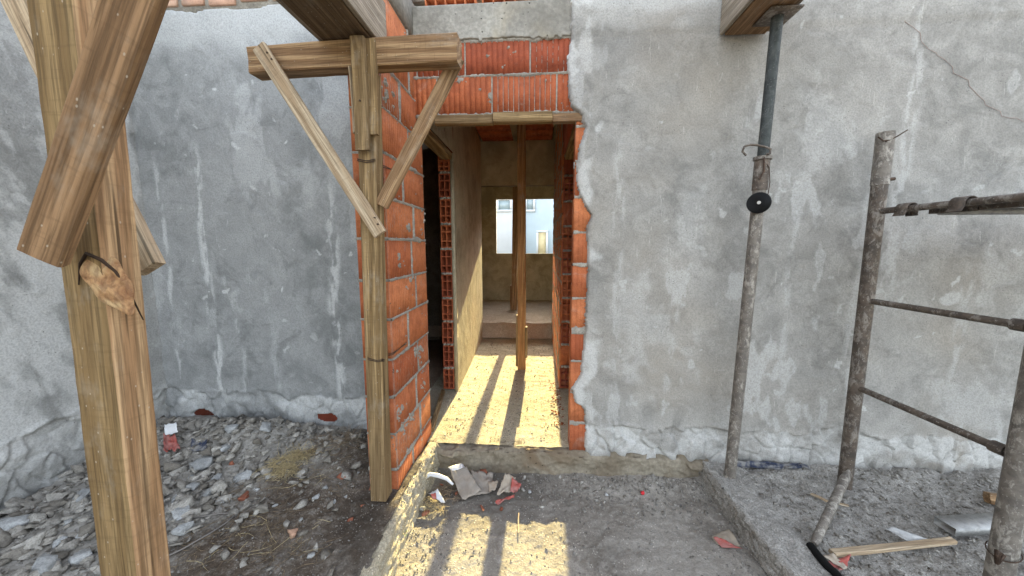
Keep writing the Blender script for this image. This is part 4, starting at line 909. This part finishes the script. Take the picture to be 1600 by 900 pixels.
sheet('paper_scrap', gz([(1287, 868, .165), (1302, 866, .165), (1325, 888, .15), (1318, 892, .15)], .15), 10, .008, M['paper2'], 'cream paper shred beside the black hose', 'paper', 615)
o = board('wooden_lath', atZ(1300, 864, .155), atZ(1490, 845, .155), .030, .018, M['wood_pale'], None, (0, 0, 1), seed=61, taper=.1); tag(o, 'pale wooden lath lying on the grey dirt right of the kerb', 'lath')
o = board('wood_chip', atZ(1268, 771, .14), atZ(1292, 784, .14), .016, .008, M['wood_pale'], None, (0, 0, 1), seed=62); tag(o, 'short pale wood chip between the kerb and the leaning tube', 'wood chip')
o = board('wood_chip', atZ(1300, 783, .14), atZ(1326, 790, .14), .014, .006, M['wood_pale'], None, (0, 0, 1), seed=63); tag(o, 'dusty wood chip just right of the leaning tube', 'wood chip')
o = sheet('metal_strip', gz([(1380, 824, .19), (1392, 822, .185), (1450, 842, .16), (1420, 846, .155)], .15), 12, .002, M['galv'], 'thin curled sheet strip behind the pale lath', 'strip', 616, bend=-.008)
# rectangular metal channel
c0, c1 = atZ(1476, 822, .165), atZ(1640, 812, .165)
T = thing('metal_channel', c0, 'pale rectangular metal tube lying on the dirt at the far right', 'metal tube')
ux = (c1-c0).normalized(); uy = Vector((-ux.y, ux.x, 0)); hw, hh_, t_ = .038, .018, .0025
def ring(p, w_, h_): return [p+uy*(-w_)+Vector((0, 0, -h_)), p+uy*w_+Vector((0, 0, -h_)), p+uy*w_+Vector((0, 0, h_)), p+uy*(-w_)+Vector((0, 0, h_))]
V = ring(c0, hw, hh_)+ring(c1, hw, hh_)+ring(c0, hw-t_, hh_-t_)+ring(c1, hw-t_, hh_-t_); F = []
for j in range(4):
    k_ = (j+1) % 4; F += [(j, k_, 4+k_, 4+j), (8+j, 12+j, 12+k_, 8+k_), (j, 8+j, 8+k_, k_), (4+j, 4+k_, 12+k_, 12+j)]
c = MB(); c.add(V, F); hb('tube', M['galv'], c, parent=T)
o = board('timber_offcut', atZ(1542, 777, .17), atZ(1660, 800, .17), .05, .045, M['wood'], None, (0, -1, .3), seed=64); tag(o, 'reddish timber offcut behind the scaffold leg at the right edge', 'timber offcut')
# blue film along the wall foot
sheet('plastic_film', [Vector((1.17, FY-.02, .142)), Vector((1.17, FY-.05, .135)), Vector((1.60, FY-.055, .132)), Vector((1.60, FY-.022, .138))], 30, .022, M['blue'], 'crumpled dark blue plastic film along the foot of the right wall', 'plastic film', 617)
# rubbish at the left: red bag, white carton
lp = atZ(262, 690, .36)
sheet('crushed_packet', [on_soil(256, 680, .04), on_soil(275, 684, .05), on_soil(282, 704, .015), on_soil(256, 709, .01)], 14, .02, M['red'], 'crushed dark red packet behind the big timber post', 'packet', 618)
sheet('crushed_packet', [on_soil(256, 664, .09), on_soil(275, 662, .10), on_soil(278, 676, .06), on_soil(258, 680, .05)], 10, .01, M['white'], 'white printed packet on top of the rubbish behind the big timber post', 'packet', 619)
sheet('plastic_film', [on_soil(300, 690, .02), on_soil(325, 688, .025), on_soil(322, 704, .008), on_soil(296, 706, .005)], 12, .014, M['blue'], 'dull blue film half buried in the rubble heap', 'plastic film', 620)
o = tube_obj('wire_loop', [on_soil(a, b_, .006) for a, b_, z in ((255, 872, .27), (285, 858, .28), (330, 832, .285), (352, 818, .285), (366, 806, .28), (362, 802, .28), (345, 802, .28), (310, 808, .28), (270, 812, .275))], .0032, M['wire'], None, 8); tag(o, 'bent grey wire lying on the dark soil right of the big timber post', 'wire')

# big mortar chunks in the rubble
big = [(385, 742, .055, 'pale angular mortar lump, the brightest in the rubble beside the dry grass'), (315, 728, .06, 'flat layered mortar slab in the middle of the rubble heap'), (285, 800, .04, 'grey mortar lump against the right side of the big timber post'), (278, 778, .035, 'roundish mortar lump just above the one touching the timber post'), (415, 668, .055, 'big mortar lump on top of the heap against the left wall'),
       (362, 670, .045, 'mortar lump at the foot of the left wall left of the heap top'), (285, 825, .04, 'pale flat lump just above the bent grey wire'), (70, 885, .06, 'big layered mortar lump at the bottom left corner'), (128, 868, .05, 'pale lump left of the big timber post near the bottom'), (130, 775, .05, 'pale lump leaning on the side wall left of the timber post'), (20, 820, .07, 'mortar slab at the left edge below the side wall'),
       (325, 770, .03, 'bright whitish stone in the middle of the rubble'), (300, 760, .028, 'grey stone left of the bright whitish one'), (350, 700, .04, 'grey lump under the heap top by the blue film')]
for i, (px, py, s, lab) in enumerate(big):
    p = on_soil(px, py, .01); r_ = random.Random(i); chunk('mortar_lump', p, (s*r_.uniform(.8, 1.1), s*r_.uniform(.6, .9), s*r_.uniform(.4, .6)), 800+i, M['chunk'], lab, 'mortar lump', 'larger mortar lumps in the rubble', 22, i*1.3)
st = [(30, 858, .022), (95, 845, .025), (108, 815, .02), (50, 842, .02), (128, 838, .022), (340, 745, .025), (300, 745, .022), (400, 765, .018), (495, 775, .022), (523, 785, .014), (508, 762, .013), (430, 790, .012), (470, 812, .012), (488, 868, .02), (540, 775, .01), (560, 738, .012), (345, 785, .018), (420, 745, .02)]
sw = ['pale stone at the bottom left corner of the rubble', 'pale stone just left of the big timber post near the bottom', 'grey stone beside the lower part of the side wall', 'stone between two larger lumps left of the timber post', 'stone touching the left side of the big timber post',
      'grey stone above the bright whitish one', 'stone right beside the big timber post above the wire', 'small stone below the brightest pale lump', 'pale stone left of the timber prop, biggest of that trio', 'white pebble closest to the foot of the timber prop', 'topmost pebble of the trio left of the timber prop',
      'pebble in the middle of the dark soil', 'pebble near the pinkish tile piece', 'pale stone on the dark soil at the bottom edge', 'pebble under the dark red brick piece', 'pebble against the foot of the brick pier', 'stone between the wire and the bright whitish lump', 'stone in front of the dry grass tuft']
for i, (px, py, s) in enumerate(st):
    p = on_soil(px, py, .005); chunk('stone', p, (s, s*.8, s*.55), 850+i, M['chunk'], sw[i], 'stone', 'small pale stones on the soil', 14, i)
for i, (px, py, s, lab) in enumerate(((947, 772, .012, 'grey pebble left of the bright red cap'), (660, 794, .018, 'cream pebble by the kerb at the corner of the sunlit patch'), (1020, 758, .007, 'tiny white pebble above the red cap'), (828, 768, .01, 'grey pebble right of the crumpled paper'))):
    chunk('stone', atZ(px, py, .01), (s, s, s*.7), 880+i, M['chunk'], lab, 'stone', None, 16)

# ------------------------------------------------------------------ stuff: rubble, gravel, dry grass
protos = [tuple(map(np.array, (lambda vf: (vf[0], [f for f in vf[1]]))(lump((0, 0, 0), (1, .75, .5), 900+i, 9)))) for i in range(14)]
def rproto(i):
    V, F = rough(*lump((0, 0, 0), (1, .8, .55), 950+i, 10), 1., 60+i); T_ = []
    for f in F: T_ += [(f[0], f[j], f[j+1]) for j in range(1, len(f)-1)]
    return np.array(V), np.array(T_)
rprotos = [rproto(i) for i in range(8)]
def scatter(name, n, xyf, zf, sz, mat, label, seed, sink=.2, dens=None, protos=protos):
    r = np.random.default_rng(seed); Vs = []; Fs = []; As = []; base = 0
    xs, ys = xyf(r, n)
    if dens is not None: k_ = r.random(n) < dens(xs, ys); xs, ys = xs[k_], ys[k_]
    zs = zf(xs, ys)
    for x_, y_, z_ in zip(xs, ys, zs):
        V, F = protos[r.integers(len(protos))]; s = sz[0]*(sz[1]/sz[0])**(r.random()**1.9); a = r.random()*6.28; b_ = r.normal(0, .4)
        q = V*s; ca, sa, cb_, sb = math.cos(a), math.sin(a), math.cos(b_), math.sin(b_)
        q = np.stack([q[:, 0]*cb_-q[:, 2]*sb, q[:, 1], q[:, 0]*sb+q[:, 2]*cb_], 1); q = np.stack([q[:, 0]*ca-q[:, 1]*sa, q[:, 0]*sa+q[:, 1]*ca, q[:, 2]], 1)
        Vs.append(q+np.array([x_, y_, z_+s*(.5-sink)])); Fs.append(F+base); base += len(V); As.append(np.full(len(V), r.random()))
    o = mesh(name, np.vstack(Vs), np.vstack(Fs), mat, None, False, {'rnd': np.concatenate(As)}); tag(o, label, kind='stuff'); o['category'] = 'rubble'; return o
box = lambda x0, x1, y0, y1: (lambda r, n: (r.uniform(x0, x1, n), r.uniform(y0, y1, n)))
scatter('rubble', 6500, box(-2.47, -.78, .5, 1.99), z_soil, (.004, .046), M['rubble'], 'grey broken mortar rubble heaped along the left wall', 1, .3, rub_d)
scatter('rubble', 600, box(-2.45, -1.0, .5, 1.96), z_soil, (.016, .062), M['rubble'], 'broken lumps of old mortar in the heap along the left wall', 12, .25, rub_d, rprotos)
scatter('gravel', 2600, box(-2.3, -.75, .6, 1.98), z_soil, (.002, .009), M['pebble'], 'small gravel and chips scattered on the dark soil', 2, .1)
scatter('gravel', 8000, box(-.62, 1.02, .9, 1.99), z_slab, (.0018, .009), M['pebble'], 'fine gravel and grit on the floor before the doorway', 3, .1, lambda x, y: np.clip(.25+ss(1.7, 1.98, y)+ss(-.3, -.55, x)+ss(.8, .95, x), 0, 1))
scatter('gravel', 1300, box(-.1, 1.02, 1.72, 1.99), z_slab, (.004, .018), M['rubble'], 'grey crumbs along the foot of the step', 4, .3, lambda x, y: .3+.7*ss(1.85, 1.96, y)*ss(.1, .4, x))
scatter('gravel', 9000, box(1.2, 3.3, .9, 2.0), z_dirt, (.002, .015), M['rubble'], 'grey grit and crumbs on the dirt under the scaffold', 5, .25)
scatter('gravel', 2600, box(-.68, .2, 2.1, 4.5), lambda x, y: .169+0*x, (.002, .009), M['pebble'], 'grit on the corridor floor', 6, .1)
scatter('gravel', 110, box(.12, .21, 2.3, 3.1), lambda x, y: .172+0*x, (.004, .016), M['brick_dark'], 'brick crumbs along the right side of the corridor', 7, .2)
scatter('gravel', 260, box(-.70, -.64, 1.1, 1.98), lambda x, y: .172+0*x, (.003, .009), M['pebble'], 'crumbs on top of the left kerb', 8, .2)
def tuft(name, centres, n, mat, label, seed, L=(.03, .10), spread=.04, r0=.0009, flat=.5, cat='grass', kind='stuff'):
    r = random.Random(seed); mb = MB()
    for (cx, cy, cz) in centres:
        for i in range(n):
            a = r.random()*6.28; p = Vector((cx+r.gauss(0, spread), cy+r.gauss(0, spread*.7), cz)); l = r.uniform(*L); d = Vector((math.cos(a), math.sin(a), r.uniform(.05, 1-flat))).normalized(); pts = [p]
            for k_ in range(4):
                d = (d+Vector((r.gauss(0, .3), r.gauss(0, .3), r.gauss(-.15, .22)))).normalized(); q = pts[-1]+d*l/4; q.z = max(q.z, cz-.005); pts.append(q)
            mb.tube(pts, [r0, r0, r0*.8, r0*.6, r0*.3], 3, False)
    o = mb.build(name, mat); tag(o, label, cat, kind=kind); return o
S = on_soil
tuft('dry_grass', [tuple(S(a, b_, .01)) for a, b_ in ((440, 722), (452, 728), (462, 714), (448, 735), (474, 708))], 120, M['straw'], 'dry yellow grass tuft against the rubble at the left', 31, (.04, .11), .028, .0013, .3)
tuft('dry_grass', [tuple(S(a, b_, .01)) for a, b_ in ((500, 690), (515, 684), (530, 692), (488, 700), (545, 680))], 45, M['root'], 'brownish dry grass at the foot of the left wall beside the brick pier', 38, (.04, .12), .03, .0011, .4)
tuft('dry_roots', [tuple(S(a, b_, .004)) for a, b_ in ((500, 690), (480, 730), (440, 760), (400, 800), (430, 830), (340, 840), (480, 860), (320, 870), (400, 880), (500, 720), (370, 770), (455, 790), (545, 700), (420, 850), (300, 845), (520, 760), (385, 755))], 26, M['root2'], 'dry roots and stalks strewn over the dark soil', 32, (.04, .14), .06, .0011, .9, 'roots')
tuft('dry_roots', [tuple(S(a, b_, .006)) for a, b_ in ((480, 740), (400, 820), (350, 855), (455, 850), (500, 705), (530, 690))], 10, M['straw'], 'pale straw stalks strewn over the dark soil', 35, (.05, .15), .07, .001, .92, 'straw')
tuft('dry_grass', [tuple(atZ(a, b_, .03)) for a, b_ in ((668, 792), (680, 790), (690, 796), (675, 780))], 34, M['straw'], 'dry straw clump by the left kerb below the white carton scrap', 33, (.02, .06), .014)
tuft('leafy_debris', [tuple(atZ(a, b_, .03)) for a, b_ in ((700, 770), (710, 778), (690, 762))], 26, M['root'], 'tangled brown stalks among the litter', 36, (.02, .07), .014, .0012, .7, 'stalks')
tuft('grit_stalks', [tuple(atZ(a, b_, .015)) for a, b_ in ((660, 830), (720, 840), (780, 850), (840, 835), (870, 870), (690, 870), (640, 870))], 10, M['root'], 'short dry stalks on the sunlit floor', 37, (.01, .035), .05, .0007, .95, 'stalks')
# green weed
mb = MB(); r = random.Random(5); w0 = atZ(630, 838, .03)
for i in range(7):
    a = r.uniform(0, 6.28); d = Vector((math.cos(a), math.sin(a)*.6, .9)).normalized(); l = r.uniform(.02, .045); s_ = d.cross(Vector((0, 0, 1))).normalized()*.004
    p = w0+Vector((r.gauss(0, .008), r.gauss(0, .008), 0)); q = p+d*l; mid = p+d*l*.5
    mb.add([p, mid+s_, q, mid-s_, mid+Vector((0, 0, .001))], [(0, 1, 4), (1, 2, 4), (2, 3, 4), (3, 0, 4)])
o = mb.build('weed', M['leaf']); tag(o, 'tiny green weed growing beside the left kerb in the sun', 'weed')
mb = MB(); o = board('wood_splinter', atZ(811, 802, .015), atZ(810, 832, .012), .006, .003, M['wood_pale'], None, (0, 0, 1), seed=71); tag(o, 'thin pale splinter lying across the edge of the sunlit patch', 'splinter')

# ------------------------------------------------------------------ neighbour's house seen through the window
NB = thing('neighbour_house', (-1, 15, 0), 'pale blue rendered house seen through the far window', 'house')
c = MB(); c.box(-9, -1.05, 15, 18, -.2, 4.5); hb('wall', M['nbwall2'], c, 'whitish stretch of wall', NB)
c = MB(); c.box(-1.05, 9, 15.25, 18, -.2, 4.5); hb('wall', M['nbwall'], c, 'pale blue stretch of wall', NB)
c = MB(); c.box(-.98, -.72, 15.05, 15.25, -.2, 4.5); hb('corner_strip', M['nbframe'], c, parent=NB)
def nbwin(pxa, pya, pxb, pyb, Y, mat, name='window'):
    a, b_ = atY(pxa, pya, Y), atY(pxb, pyb, Y); c = MB(); f = .09
    x0, x1, z0, z1 = a.x, b_.x, b_.z, a.z
    for q in ((x0, x1, z0, z0+f), (x0, x1, z1-f, z1), (x0, x0+f, z0+f, z1-f), (x1-f, x1, z0+f, z1-f)): c.box(q[0], q[1], Y-.06, Y-.002, q[2], q[3])
    o = hb(name, M['nbframe'], c, parent=NB); c = MB(); c.box(x0+f, x1-f, Y-.03, Y-.001, z0+f, z1-f); hb('pane' if name == 'window' else 'door_leaf', mat, c, parent=o)
nbwin(776, 310, 800, 331, 15, M['nbglass']); nbwin(820, 305, 836, 331, 15.25, M['nbglass']); nbwin(838, 360, 856, 402, 15.25, M['nbdoor'], 'door')
g = MB(); g.box(-9, 9, 9.0, 14.98, -.119, .25); o = g.build('yard', M['far_ground']); tag(o, kind='structure')
